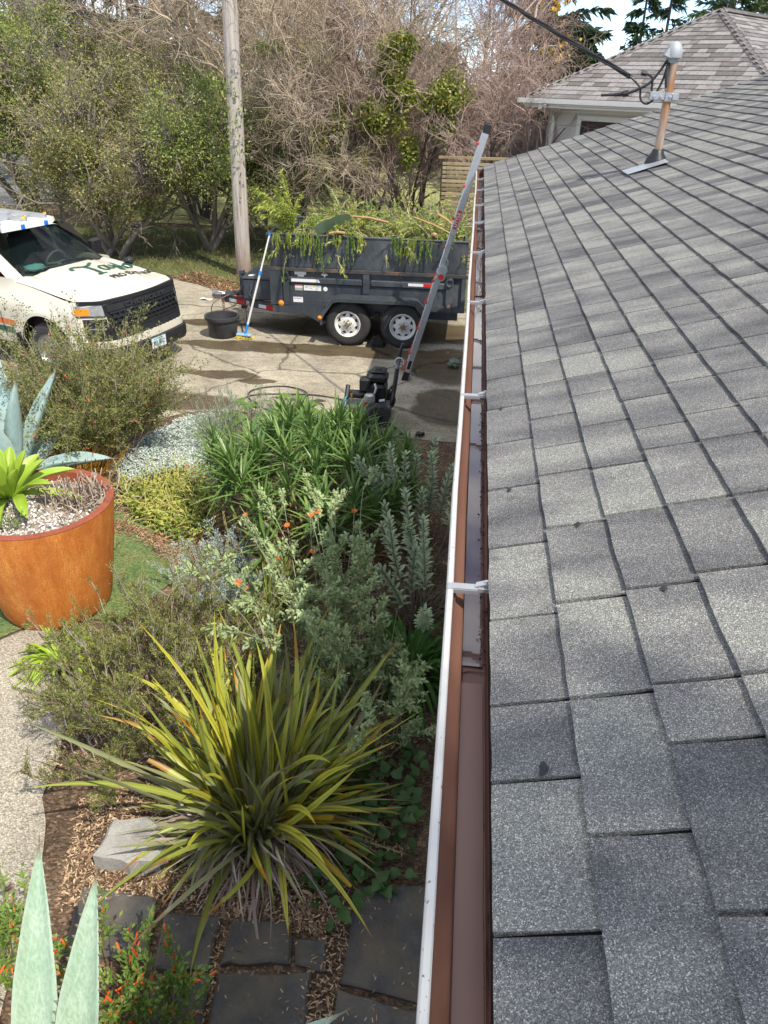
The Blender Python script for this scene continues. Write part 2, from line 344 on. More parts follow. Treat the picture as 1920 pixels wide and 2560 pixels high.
# ---------------------------------------------------------------- our house: roof, gutter, mast
AL = rad(18.5); CA, SA = math.cos(AL), math.sin(AL); EX, EZ = .1035, 2.836
def rp(s, y, n=0.): return (EX+s*CA-n*SA, y, EZ+s*SA+n*CA)
RROT = Matrix(((CA, 0, -SA), (0, 1, 0), (SA, 0, CA))).to_4x4()
house = empty('house', (3, 4, 0), 'grey shingle roofed house with brown gutter filling the right side', 'house')
HO = (3, 4, 0)
M['siding'] = pm('painted siding', [(.36, .35, .32), (.42, .41, .38)], 4, rough=.7)
b = MB(); b.bbox((.5, -1.9, 0), (9.5, 10.6, 2.78)); b.build('wall', M['siding'], house, off=HO)
M['deck'] = pm('asphalt underlay', [(.008, .008, .009), (.016, .016, .017)], 20, rough=.95)
SR = 5.2; Y0, Y1 = -2.3, 11.0
b = MB(); xr, _, zr = rp(SR, 0)
v = [rp(0, Y0, 0), rp(SR, Y0, 0), (2*xr-EX, Y0, EZ), rp(0, Y1, 0), rp(SR, Y1, 0), (2*xr-EX, Y1, EZ)]
v += [(x, y, z-.09) for x, y, z in v]
b.add(v, [(0, 1, 4, 3), (1, 2, 5, 4), (6, 9, 10, 7), (7, 10, 11, 8), (0, 3, 9, 6), (2, 8, 11, 5), (0, 6, 7, 1), (1, 7, 8, 2), (3, 4, 10, 9), (4, 5, 11, 10)])
roof = b.build('roof', M['deck'], house, off=HO)
b = MB(); b.bbox((EX+.035, Y0, 2.56), (EX+.06, Y1-.04, 2.752)); b.build('fascia', M['white_metal'], house, off=HO)
b = MB(); b.bbox((EX+.062, Y0, 2.66), (.5, Y1-.05, 2.68)); b.build('soffit', M['white_metal'], house, off=HO)
def shingle_mat(name, cols, sp=230, g_=((0, .25), (.5, .8), (.8, 1.3), (.92, 2.0), (1, 3.2)), stn=.45, wt=.24):
    N = NT(name); p = N.pos()
    r = N.n('ShaderNodeObjectInfo').outputs['Random']; ri = N.n('ShaderNodeNewGeometry').outputs['Random Per Island']
    rr = N.math('FRACT', N.math('ADD', r, ri))
    ad = N.n('ShaderNodeVectorMath', operation='ADD'); N.l(N.pos((1.6, 4.2, 1.6)), ad.inputs[0]); cx = N.n('ShaderNodeCombineXYZ'); N.l(N.math('MULTIPLY', rr, 7.0), cx.inputs[0]); N.l(N.math('MULTIPLY', rr, 1.3), cx.inputs[1]); N.l(cx.outputs[0], ad.inputs[1])
    band = N.noise(ad.outputs[0], 1.5, 2, .5)
    f = N.math('ADD', N.math('MULTIPLY', rr, wt), N.math('MULTIPLY', band, 1.12-wt))
    c = N.ramp(f, [(.36, cols[0]), (.47, cols[1]), (.58, cols[2]), (.70, cols[3])])
    st = N.noise(N.pos((1, 1.4, 1)), 6.5, 4, .6); c = N.mix(N.ramp(st, [(.64, 0.0), (.76, stn)]), c, (.055, .056, .062))
    g = N.cells(p, sp); gs = N.sep(g)
    c = N.mix(1, c, N.ramp(gs[0], [(p_, (v_,)*3) for p_, v_ in g_]), 'MULTIPLY')
    N.set(Base_Color=c, Roughness=.9, Specular_IOR_Level=.3); N.bump(N.cells(p, sp, 'Distance'), .6, .004); return N.m
M['shingle'] = shingle_mat('granule shingle', [(.095, .095, .098), (.145, .144, .144), (.190, .187, .180), (.252, .252, .230)], 640, ((0, .4), (.5, .84), (.8, 1.2), (.92, 1.75), (1, 2.8)), .5)
def shingle_mesh(seed, th=.012, L_=.20, ny=5):
    r = random.Random(seed); top = []; bot = []
    ys = [k/ny for k in range(ny+1)]; ss = [0, .05, .15, L_]
    o = [r.uniform(-.0015, .0015) for _ in ys]; lift = [r.uniform(-.001, .0015) for _ in ys]; e0, e1 = r.uniform(.004, .016), r.uniform(.004, .016)
    V = []
    for k, y in enumerate(ys):
        for j, s in enumerate(ss):
            V.append((s+(o[k] if j == 0 else 0), y+(e0 if k == 0 else (-e1 if k == ny else 0))*(1 if j < 3 else .3), .017-.07*s+(lift[k] if j == 0 else 0)))
    nb = len(V)
    for k, y in enumerate(ys): V.append((o[k], V[k*4][1], .017-th+lift[k]))
    F = [(k*4+j, k*4+j+1, (k+1)*4+j+1, (k+1)*4+j) for k in range(ny) for j in range(3)]
    F += [(nb+k, k*4, (k+1)*4, nb+k+1) for k in range(ny)]
    nc = len(V); V += [(L_, V[0][1], .001), (L_, V[ny*4][1], .001)]
    F += [(nb, nc, 3, 2, 1, 0), (ny*4, ny*4+1, ny*4+2, ny*4+3, nc+1, nb+ny)]
    F = [tuple(reversed(q)) for q in F]
    return V, F
SV = [shingle_mesh(k) for k in range(8)]
SME = []
for k, (v, f) in enumerate(SV):
    me = bpy.data.meshes.new('shingle'); me.from_pydata(v, [], f); me.materials.append(M['shingle']); SME.append(me)
EXPO = .143; tabs = []
rs = random.Random(5)
for c in range(int(SR/EXPO)):
    y = Y0+.5+rs.uniform(-.1, .1)+(c % 2)*.16
    while y < Y1+.02:
        w = rs.choice((.30, .28, .22, .17, .13, .30, .25))
        y2 = min(y+w, Y1+.03)
        if y2-y > .05: tabs.append((c, y, y2-y))
        y += w+.005
def see(P):
    d = Vector(P)-Vector(EYE); z = d.dot(fw)
    if z < .15: return None
    return 960+1900*d.dot(r2)/z, 1280-1900*d.dot(u2)/z, z
sc_ = []
for c, y, w in tabs:
    q = see(rp(c*EXPO+.07, y+w/2)); ok = q and -60 < q[0] < 2060 and 100 < q[1] < 2700
    sc_.append((0 if ok else 1, q[2] if ok else c*.1+abs(y)*.1, c, y, w))
sc_.sort()
def rmat(c, y, w): return Matrix.Translation(Vector(rp(c*EXPO, y))-Vector(HO)) @ RROT @ Matrix.Diagonal((1, w, 1, 1))
rest = MB()
for k, (a_, b_, c, y, w) in enumerate(sc_):
    mt = rmat(c, y, w)
    if k < 300:
        o = link('shingle', SME[rs.randrange(8)], roof); o.matrix_local = mt
    else:
        v, f = SV[k % 8]; rest.add([mt @ Vector(q) for q in v], f)
o = rest.build('shingles', M['shingle'], roof); o['kind'] = 'stuff'
# small dark tar spots and a red petal on the roof
M['tar'] = pm('tar dab', [(.02, .021, .023), (.04, .04, .043)], 40, rough=.8)
for s, y, q in ((.085, 1.02-.13, .014), (.06, 1.87, .011), (.05, 2.47, .011), (.22, 1.62, .012), (.36, 1.31, .012)):
    b = MB(); c = Vector(rp(s, y, .022-.07*(s % EXPO)))
    ring = [tuple(c+RROT.to_3x3() @ Vector((math.cos(t)*q*.55*(1+.3*math.sin(3*t+y*9)), math.sin(t)*q*(1+.25*math.cos(2*t+s*50)), 0))) for t in np.linspace(0, 2*math.pi, 11)[:-1]]
    b.add([tuple(c+Vector((0, 0, .003)))]+ring, [(0, 1+k, 1+(k+1) % 10) for k in range(10)]); b.build('tar_dab', M['tar'], roof, off=HO)
# gutter
def gut_brown():
    N = NT('brown gutter enamel'); p = N.pos()
    c = N.ramp(N.noise(N.pos((1, .25, 1)), 9, 5, .6), [(.3, (.17, .085, .062)), (.7, (.24, .122, .09))])
    d = N.noise(N.pos((4, 1, 4)), 6, 6, .75); x = N.sep(p)[0]
    edge = N.math('MULTIPLY', N.ramp(x, [(0, 0.0), (1, 1.0)]), 1.0)
    f = N.math('MULTIPLY', N.ramp(d, [(.56, 0.0), (.64, 1.0)]), N.math('MULTIPLY', N.math('SUBTRACT', x, .075), 40.0, clamp=True))
    c = N.mix(f, c, (.025, .018, .014)); N.set(Base_Color=c, Roughness=.38, Specular_IOR_Level=.4); N.bump(N.noise(p, 7, 2), .05, .02); return N.m
M['gut_in'] = gut_brown()
def gut_white():
    N = NT('white gutter lip with specks'); p = N.pos()
    c = N.ramp(N.noise(p, 5, 4), [(.3, (.40, .40, .38)), (.7, (.50, .50, .48))])
    s = N.noise(p, 95, 3, .5); c = N.mix(N.ramp(s, [(.66, 0.0), (.70, .85)]), c, (.09, .07, .05)); N.set(Base_Color=c, Roughness=.42); N.bump(N.noise(p, 6, 2), .1, .02); return N.m
M['gut_out'] = gut_white()
GZ = 2.83; G0, G1 = -1.6, 11.02
def extr(prof, y0, y1, n=26, wob=.0018):
    P = []
    for y in np.linspace(y0, y1, n):
        w = wob*math.sin(y*2.3)+wob*.6*math.sin(y*5.1+1); P.append([(x+w+.0025, y, z+wob*.7*math.sin(y*3.3+.5)) for x, z in prof])
    return np.array(P)
b = MB(); b.grid(extr([(-.001, GZ-.016), (0, GZ-.003), (.003, GZ), (.0125, GZ), (.015, GZ-.003), (.015, GZ-.008)], G0, G1))
b.grid(extr([(.012, GZ-.11), (.012, GZ-.085), (-.001, GZ-.06), (-.001, GZ-.016)], G0, G1))
gutter = b.build('gutter', M['gut_out'], house, off=HO)
b = MB(); b.grid(extr([(.015, GZ-.008), (.018, GZ-.03), (.024, GZ-.052), (.036, GZ-.070), (.043, GZ-.080), (.046, GZ-.104), (.048, GZ-.107), (.090, GZ-.109), (.095, GZ-.107), (.097, GZ-.10), (.115, GZ-.02), (.118, GZ+.004)], G0, G1))
b.add([(0, G1, GZ-.01), (.118, G1, GZ-.01), (.118, G1, GZ-.109), (.048, G1, GZ-.109), (.024, G1, GZ-.06)], [(0, 1, 2, 3, 4)])
b.build('gutter_lining', M['gut_in'], gutter, off=HO, smooth=True, sharp=40)
N = NT('standing water film'); p = N.pos()
N.set(Base_Color=N.ramp(N.noise(N.pos((2, .5, 1)), 3, 4), [(.3, (.17, .115, .105)), (.7, (.22, .15, .135))]), Roughness=.03, IOR=1.6, Specular_IOR_Level=.9); N.bump(N.noise(p, 3, 1), .02, .01); M['water'] = N.m
M['damp'] = pm('damp mauve sediment film', [(.24, .135, .11), (.31, .18, .15), (.27, .16, .135)], 6, rough=.30, stretch=(2, .6, 1), spec=.35)
b = MB()
for a, e in ((-.4, 1.245), (1.30, 2.86), (2.93, 4.55), (4.6, 6.0), (6.06, 9.2)):
    n = 14; ys = np.linspace(a, e, n); rr = random.Random(int(a*10))
    L_ = [(.049, y, GZ-.1045) for y in ys]; R_ = [(.095+rr.uniform(-.0015, .0015), y, GZ-.1045) for y in ys]
    b = MB(); b.grid(np.array([L_, R_]).transpose(1, 0, 2)); b.build('gutter_water', M['damp'] if a < 1 else M['water'], gutter, off=HO)
for y in (1.272, 2.90, 4.575, 6.03):
    b = MB(); b.tube([(.0495, y+.004, GZ-.106), (.0625, y+.012, GZ-.106), (.0965, y+.012, GZ-.106)], .0014, 6); b.build('gutter_seam', M['gut_in'], gutter, off=HO)
b = MB(); b.bbox((.0, -.011, -.002), (.072, .011, .001)); b.bbox((.0, -.012, -.012), (.072, -.0095, -.002)); b.bbox((.0, .0095, -.012), (.072, .012, -.002))
b.bbox((.072, -.0125, -.006), (.106, -.009, .004)); b.bbox((.072, .009, -.006), (.106, .0125, .004)); b.bbox((.07, -.009, -.001), (.1, .009, .0025))
b.add([(.062, -.002, .0015), (.066, .012, .003), (.1, .014, .014), (.1, -.002, .012), (.062, -.002, .004), (.066, .012, .006), (.1, .014, .017), (.1, -.002, .015)], [(0, 1, 2, 3), (7, 6, 5, 4), (0, 4, 5, 1), (1, 5, 6, 2), (2, 6, 7, 3), (3, 7, 4, 0)])
b.lathe([(.0, .010), (.004, .010), (.004, .017), (.0, .0175)], 8, (.088, .004, 0))
hook = [(.004+.016*math.sin(t), 0, -.03+.03*math.cos(t)) for t in np.linspace(0, 2.6, 7)]; b.tube(hook, .0012, 5)
hang = b.mesh('gutter_bracket'); hang.materials.append(M['alu'])
for y in (10.86, 9.67, 8.68, 7.57, 6.58, 5.36, 4.04, 2.68, 1.45, .2):
    o = link('gutter_bracket', hang, gutter); o.location = (.0045-HO[0], y-HO[1], GZ+.0015); o.rotation_euler.z = rad(random.uniform(-1.5, 1.5))
# service mast standing on the roof
MX, MY, MZ = 1.41, 6.8, rp((1.41-EX)/CA, 0)[2]
def rust():
    N = NT('rusty galvanised pipe'); p = N.pos()
    c = N.ramp(N.noise(N.pos((6, 6, .9)), 2.2, 5, .6), [(.38, (.30, .13, .065)), (.52, (.38, .19, .09)), (.66, (.36, .345, .31))]); N.set(Base_Color=c, Roughness=.6, Metallic=.2); return N.m
b = MB(); b.lathe([(.031, -.05), (.031, .70)], 20, (MX, MY, MZ), cap=True); mast = b.build('service_mast', rust(), house, off=HO, smooth=True, sharp=40)
b = MB(); b.lathe([(.036, .10), (.042, .095), (.05, .07), (.075, .035), (.085, .005), (.09, -.02)], 24, (MX, MY, MZ+.02)); b.build('rubber_boot', M['black'], mast, off=HO, smooth=True)
M['flash'] = pm('grey flashing', [(.26, .29, .32), (.36, .39, .42)], 8, rough=.4, metal=.3)
b = MB(); s0 = (MX-EX)/CA
g = []
for s in np.linspace(-.24, .07, 9):
    g.append([rp(s0+s, MY+y, .026+.032*max(0, 1-math.hypot(s/.13, y/.13))) for y in np.linspace(-.19, .10, 9)])
b.grid(np.array(g)[:, ::-1]); b.build('flashing', M['flash'], mast, off=HO, smooth=True)
b = MB(); hz = MZ+.70
prof = [(.034, -.02), (.036, .0), (.048, .01), (.060, .015), (.062, .035), (.058, .07), (.045, .10), (.025, .118), (.0, .122)]
b.lathe(prof, 24, (MX-.012, MY, hz+.02)); b.add([(MX-.085, MY-.045, hz+.05), (MX-.085, MY+.045, hz+.05), (MX-.03, MY+.055, hz+.03), (MX-.03, MY-.055, hz+.03), (MX-.065, MY-.04, hz+.09), (MX-.065, MY+.04, hz+.09), (MX-.02, MY+.04, hz+.125), (MX-.02, MY-.04, hz+.125)], [(0, 3, 2, 1), (4, 5, 6, 7), (0, 1, 5, 4), (0, 4, 7, 3), (1, 2, 6, 5)])
M['cast'] = pm('cast aluminium', [(.30, .315, .33), (.40, .42, .43)], 9, rough=.6, metal=.3); b.build('weather_head', M['cast'], mast, off=HO, smooth=True, sharp=50)
b = MB(); cz = MZ+.48
b.lathe([(.037, -.03), (.043, -.03), (.043, .03), (.037, .03)], 20, (MX, MY, cz)); b.rbox((MX-.085, MY-.02, cz+.005), (.11, .05, .06), .006); b.rbox((MX+.05, MY-.03, cz), (.05, .03, .05), .005)
for dx in (-.11, -.06, .01): b.lathe([(.012, 0), (.012, -.012), (0, -.014)], 8, (MX+dx, MY-.046, cz), 'y')
b.build('pipe_clamp', M['alu'], mast, off=HO, smooth=True, sharp=35)
# overhead wires
cab = empty('service_cable', (MX, MY, 0), 'black twisted service cable running from the rusty mast up to the pole', 'cable')
PT = Vector((-4.8, 16.5, 8.2)); A = Vector((MX-.30, MY+.02, cz+.13))
line = []
for k in range(41):
    t = k/40; p = A.lerp(PT, t); p.z -= .9*t*(1-t); line.append(p)
b = MB()
for ph in (0, 2.1, 4.2):
    b.tube([p+Vector((math.cos(k*1.3+ph), 0, math.sin(k*1.3+ph)))*.012 for k, p in enumerate(line)], .009, 6)
b.build('wire', M['black'], cab, off=(MX, MY, 0))
b = MB()
W_ = lambda *a: catmull([(MX+x, MY+y, cz+z) for x, y, z in a], 6)
b.tube(W_((-.30, .02, .13), (-.22, 0, .06), (-.20, -.01, -.02), (-.15, -.02, -.05), (-.09, -.02, -.01)), .008, 6)
b.tube(W_((-.05, 0, .24), (-.10, -.02, .16), (-.17, -.03, .08), (-.30, -.02, .02), (-.42, -.01, .005), (-.50, 0, 0)), .010, 6)
b.tube(W_((-.04, 0, .24), (-.06, -.02, .12), (-.10, -.02, .02), (-.13, -.02, .04), (-.14, -.02, .12), (-.19, -.01, .15)), .008, 6)
b.tube(W_((-.03, -.01, .24), (-.05, -.04, .16), (-.035, -.05, .06)), .009, 6)
b.tube([(MX-.34, MY-.02, cz+.012), (MX-.30, MY-.02, cz+.02)], .022, 8); b.tube([(MX-.225, MY-.01, cz+.155), (MX-.185, MY-.01, cz+.148)], .018, 8)
b.tube([(MX-.40, MY-.01, cz+.005), (MX-.34, MY-.02, cz+.012)], .013, 8)
b.build('connector', M['black'], cab, off=(MX, MY, 0))
# ---------------------------------------------------------------- neighbour's house
A0 = np.array([.89, 17.81]); Un = np.array([.80, -.60]); Nn_ = np.array([.60, .80]); HB = 2.60; EZ2 = 3.52; TP = math.tan(rad(31)); CP = math.cos(rad(31))
def nb(u, n, z): q = A0+Un*u+Nn_*n; return (q[0], q[1], z)
M['nsh'] = shingle_mat('brown grey shingle', [(.125, .115, .110), (.17, .156, .150), (.205, .19, .183), (.25, .235, .228)], 60, ((0, .8), (1, 1.2)), .1, .6)
M['ncap'] = pm('hip cap shingle', [(.15, .135, .128), (.22, .20, .19)], 14, rough=.9, speck=.2, isl=.5)
M['trim'] = pm('cream trim', [(.66, .65, .60), (.74, .73, .69)], 6, rough=.5)
M['nside'] = pm('beige fibre cement', [(.52, .50, .45), (.60, .58, .52)], 3, rough=.75)
M['glass'] = pm('dark window glass', [(.01, .012, .015), (.02, .025, .03)], 2, rough=.05, spec=.7)
NO = nb(2.6, 3, 0)
nh = empty('neighbour_house', NO, 'neighbouring house with brown grey hip roof and cream eaves behind our roof', 'house')
w = 2*HB; LN = 9.0; ap = EZ2+TP*HB
b = MB(); v = [nb(0, 0, EZ2), nb(w, 0, EZ2), nb(HB, HB, ap), nb(0, LN, EZ2), nb(HB, LN-HB, ap), nb(w, LN, EZ2)]
b.add(v, [(0, 1, 2), (0, 2, 4, 3), (1, 5, 4, 2), (3, 4, 5)]); b.add([(x, y, z-.03) for x, y, z in (v[0], v[1], v[5], v[3])], [(3, 2, 1, 0)])
nroof = b.build('roof', M['deck'], nh, off=NO)
def nshingle(P0, ux, up_, wdt):   # one thin slab: P0 lower left corner, ux along the course, up_ up the slope
    P0, ux, up_ = Vector(P0), Vector(ux), Vector(up_); nn = ux.cross(up_); a, t = .19, .014
    v = [P0+nn*.004, P0+ux*wdt+nn*.004, P0+ux*wdt+nn*(.004+t), P0+nn*(.004+t), P0+up_*a+nn*.003, P0+ux*wdt+up_*a+nn*.003]
    return v, [(0, 1, 2, 3), (3, 2, 5, 4), (1, 5, 2), (0, 3, 4)]
tl = []
ru = random.Random(3); u3 = Vector((Un[0], Un[1], 0)); n3 = Vector((Nn_[0], Nn_[1], 0)); upf = (n3*CP+Vector((0, 0, math.sin(rad(31))))); upl = (u3*CP+Vector((0, 0, math.sin(rad(31)))))
for c in range(int(HB/CP/EXPO)):
    d = c*EXPO*CP; z = EZ2+d*TP; u = d+.01-ru.random()*.05
    while u < w-d-.02:
        q = min(ru.choice((.17, .33, .25, .33)), w-d-u); 
        if q > .04: tl.append((nb(u, d, z), u3, upf, q-.009))
        u += q
    y = d+.01
    while y < LN-d-.02:
        q = min(ru.choice((.33, .5, .33)), LN-d-y); tl.append((nb(w-d, y, z), n3, -u3*CP+Vector((0, 0, math.sin(rad(31)))), q-.004)); y += q
    y = d+.01
    while y < LN-d-.02:
        q = min(ru.choice((.33, .5, .33)), LN-d-y); tl.append((nb(d, y+q, z), -n3, upl, q-.004)); y += q
def kk(t):
    q = see(t[0]); return (0 if q and q[0] < 1950 and 0 < q[1] < 320 and t[1] == u3 else 1, q[2] if q else 99)
tl.sort(key=kk); rest = MB()
for k, t in enumerate(tl):
    v, f = nshingle(*t)
    if k < 300:
        bb = MB(); bb.add([q-Vector(t[0]) for q in v], f); o = bb.build('shingle', M['nsh'], nroof); o.location = Vector(t[0])-Vector(NO)
    else: rest.add(v, f)
o = rest.build('shingles', M['nsh'], nroof, off=NO); o['kind'] = 'stuff'
b = MB(); hp0, hp1 = Vector(nb(0, 0, EZ2+.02)), Vector(nb(HB, HB, ap+.03)); hp2 = Vector(nb(w, 0, EZ2+.02)); hd = (hp1-hp0)
def caps(p0, p1, side):
    d = (p1-p0).normalized(); n = int((p1-p0).length/.14); ss = d.cross(Vector((0, 0, 1))).normalized()
    for k in range(n):
        p = p0+d*(k*.14); q = p+d*.2; o = ss*.095
        b.add([p-o-Vector((0, 0, .035)), p+Vector((0, 0, .035)), p+o-Vector((0, 0, .035)), q-o-Vector((0, 0, .05)), q+Vector((0, 0, .018)), q+o-Vector((0, 0, .05))], [(0, 1, 4, 3), (1, 2, 5, 4)])
caps(hp0, hp1, 1); caps(hp2, hp1, 1); caps(hp1, Vector(nb(HB, LN-HB, ap+.03)), 1)
o = b.build('hip_caps', M['ncap'], nroof, off=NO); o['kind'] = 'stuff'
def nbox(mb, u0, u1, n0, n1, z0, z1):
    v = [nb(u, n, z) for z in (z0, z1) for u, n in ((u0, n0), (u1, n0), (u1, n1), (u0, n1))]
    mb.add(v, [(3, 2, 1, 0), (4, 5, 6, 7), (0, 1, 5, 4), (1, 2, 6, 5), (2, 3, 7, 6), (3, 0, 4, 7)])
b = MB(); nbox(b, -.02, w, -.03, .0, 3.40, 3.505); nbox(b, -.10, w, -.13, -.033, 3.44, 3.52); nbox(b, -.03, -.003, 0, LN, 3.40, 3.505); nbox(b, -.13, -.033, 0, LN, 3.44, 3.52)
b.build('eave_gutter', M['trim'], nh, off=NO)
b = MB(); nbox(b, .0, w, .003, LN, 3.36, 3.395); b.build('soffit', M['trim'], nh, off=NO)
b = MB(); nbox(b, .27, w-.5, .60, LN-.5, 0, 3.355); wl = b.build('wall', pm('shadow gap', [(.12, .11, .1), (.14, .13, .12)], 4), nh, off=NO)
for k in range(6):
    z0 = 3.35-.32*(k+1); b = MB()
    nbox(b, .25, w-.48, .585, .598, z0+.008, z0+.32); nbox(b, .255, .267, .6, LN-.5, z0+.008, z0+.32); b.build('siding_board', M['nside'], wl, off=NO)
b = MB(); nbox(b, .25, w-.48, .57, .583, 3.275, 3.352); b.build('frieze_board', M['trim'], nh, off=NO)
wn = MB(); a, e, z0, z1 = 0.94, 2.8, 1.9, 3.23
for q in ((a, e, z1-.09, z1), (a, e, z0, z0+.09), (a, a+.09, z0+.09, z1-.09), (e-.09, e, z0+.09, z1-.09)): nbox(wn, q[0], q[1], .545, .582, q[2], q[3])
wf = wn.build('window', M['trim'], nh, off=NO)
b = MB(); nbox(b, a+.091, e-.091, .562, .575, z0+.091, z1-.091); b.build('pane', M['glass'], wf, off=NO)
b = MB(); b.tube([nb(.40, -.05, 3.44), nb(.40, -.05, 3.36), nb(.40, .46, 3.22), nb(.40, .53, 3.1), nb(.40, .53, .1)], .045, 4); b.build('downpipe', M['trim'], nh, off=NO)
b = MB(); nbox(b, -1.5, .2, 1.6, 1.7, 0, 2.9); b.build('porch_screen', pm('grey timber', [(.20, .20, .2), (.28, .28, .28)], 3, stretch=(6, 6, .6)), nh, off=NO)
for u in (-1.5, -.95, -.62, .02): 
    b = MB(); nbox(b, u, u+.12, 1.5, 1.59, 0, 3.0); b.build('post', pm('grey post', [(.30, .30, .29), (.38, .38, .37)], 3), nh, off=NO)
# ---------------------------------------------------------------- slatted fence behind the trailer
FO = (.3, 17.2, 0); fe = empty('slat_fence', FO, 'brown horizontal slat fence with square posts behind the trailer', 'fence')
M['slat'] = pm('sun bleached slat', [(.13, .095, .055), (.28, .215, .12), (.40, .32, .19)], 2.2, rough=.85, stretch=(.5, 3, 6), obj=.5)
for x in (-.66, .78, 2.2):
    b = MB(); b.rbox((x, 17.2, 1.2), (.12, .12, 2.4), .008); b.build('post', M['wood_dark'], fe, off=FO)
b = MB(); b.bbox((-.78, 17.10, 2.405), (2.35, 17.28, 2.445)); b.build('cap_rail', M['slat'], fe, off=FO)
for k in range(28):
    b = MB(); z = .10+k*.082; b.rbox((.06, 17.11+.004*math.sin(k*7), z), (1.50, .022, .058), .004); b.build('slat', M['slat'], fe, off=FO)
    b = MB(); b.rbox((1.50, 17.11, z+.01*math.sin(k*3)), (1.32, .022, .058), .004); b.build('slat', M['slat'], fe, off=FO)
# ---------------------------------------------------------------- utility pole
def polewood():
    N = NT('weathered pole wood'); p = N.pos((9, 9, .55)); c = N.ramp(N.noise(p, 2.5, 7, .65), [(.3, (.20, .165, .135)), (.48, (.40, .355, .31)), (.7, (.52, .48, .43))])
    k = N.noise(N.pos((14, 14, .35)), 2, 3, .5); c = N.mix(N.ramp(k, [(.28, 1.0), (.34, 0.0)]), c, (.06, .05, .045))
    z = N.sep(N.pos())[2]; lo = N.math('SUBTRACT', .75, z, clamp=True); c = N.mix(N.math('MULTIPLY', lo, 1.1, clamp=True), c, (.17, .085, .05))
    N.set(Base_Color=c, Roughness=.9); N.bump(N.noise(p, 2.5, 6), .6, .02); return N.m
b = MB(); prof = []
for k in range(25):
    z = -.3+k*.4; prof.append((.158-.0032*z+.003*math.sin(k*1.7), z))
b.lathe(prof, 24, (-4.86, 16.5, 0), cap=True)
up_ = b.build('utility_pole', polewood(), smooth=True, sharp=60, off=(-4.86, 16.5, 0)); up_.location = (-4.86, 16.5, 0); up_.rotation_euler = (0, rad(1.0), 0)
tag(up_, 'weathered grey wooden utility pole standing on the verge left of the trailer', 'utility pole')
for k, (q0, q1) in enumerate((((-2, 27, 7.75), (24, 30, 6.6)), ((-1, 28, 8.0), (24, 29, 7.75)))):
    b = MB(); b.tube([np.array(q0)+(np.array(q1)-np.array(q0))*t+np.array([0, 0, -.25*t*(1-t)*4]) for t in np.linspace(0, 1, 16)], .012, 5)
    tag(b.build('power_line', M['black']), ('lower' if k == 0 else 'upper')+' of two thin power lines crossing the sky above the neighbouring roof', 'power line', 'power lines in the sky')
# ---------------------------------------------------------------- pickup truck  (local: x forward, y left, z up)
TO = (-4.546, 10.48, 0); tr = empty('pickup_truck', TO, 'white pickup truck with green lettering on its bonnet and black grille', 'pickup truck', rz=rad(-18.85))
M['paint'] = pm('white car paint', [(.64, .60, .49), (.68, .64, .53)], 2, rough=.28, coat=.6, bump=.0)
M['green'] = pm('dark green vinyl', [(.012, .075, .05), (.018, .10, .068)], 6, rough=.4)
M['orange'] = pm('orange vinyl', [(.62, .13, .03), (.70, .17, .04)], 6, rough=.4)
M['grille'] = pm('satin black grille', [(.012, .013, .015), (.024, .025, .028)], 12, rough=.4)
M['amber'] = pm('amber lens', [(.75, .22, .012), (.85, .30, .02)], 30, rough=.15, coat=.6, speck=.15, ssc=90)
M['lens'] = pm('clear lamp lens', [(.30, .31, .32), (.62, .63, .65)], 25, rough=.1, metal=.4, coat=.8)
def glz():
    N = NT('tinted windscreen'); N.set(Base_Color=(.02, .035, .035), Roughness=.02, IOR=1.5, Specular_IOR_Level=.8)
    t = N.n('ShaderNodeBsdfTransparent'); t.inputs[0].default_value = (.66, .80, .77, 1); f = N.n('ShaderNodeFresnel'); f.inputs[0].default_value = 1.5
    x = N.n('ShaderNodeMixShader'); N.l(N.math('MULTIPLY_ADD', f.outputs[0], 1.5, .10, clamp=True), x.inputs[0]); N.l(t.outputs[0], x.inputs[1]); N.l(N.b.outputs[0], x.inputs[2]); N.l(x.outputs[0], N.out.inputs[0]); return N.m
M['windscreen'] = glz()
sm = lambda a, b_, x: (lambda t: t*t*(3-2*t))(min(max((x-a)/(b_-a), 0), 1))
def ffront(l, z=1.0):   # forward position of the nose
    a = abs(l); return -.10*(a/.9)**2-.26*sm(.72, 1.02, a)+(.03 if z < .62 else 0)-.05*sm(.8, 1.14, z)
def cowl(l): return -1.34-.14*(abs(l)/.86)**2
def zhood(f, l):
    a = abs(l); t = (f-ffront(l))/(cowl(l)-ffront(l)); z = 1.185+.160*sm(-.05, 1.1, t)**.85
    z -= .035*(a/.9)**2+.03*sm(.78, .93, a); z += .022*(1-sm(.36, .46, a))*sm(.05, .35, t)-.018*sm(.50, .60, a)*(1-sm(.64, .76, a))*sm(.12, .4, t)
    return z-.055*(1-sm(0, .10, t))
ls = np.linspace(-.92, .92, 93); P = []
for t in [0, .01, .03, .06, .1, .15]+list(np.linspace(.18, 1, 42)):
    P.append([(ffront(l)+(cowl(l)-ffront(l))*t, l, zhood(ffront(l)+(cowl(l)-ffront(l))*t, l)) for l in ls])
P.insert(0, [(x-.01, y, z-.035) for x, y, z in P[0]])
b = MB(); b.grid(P); b.build('bonnet', M['paint'], tr, smooth=True)
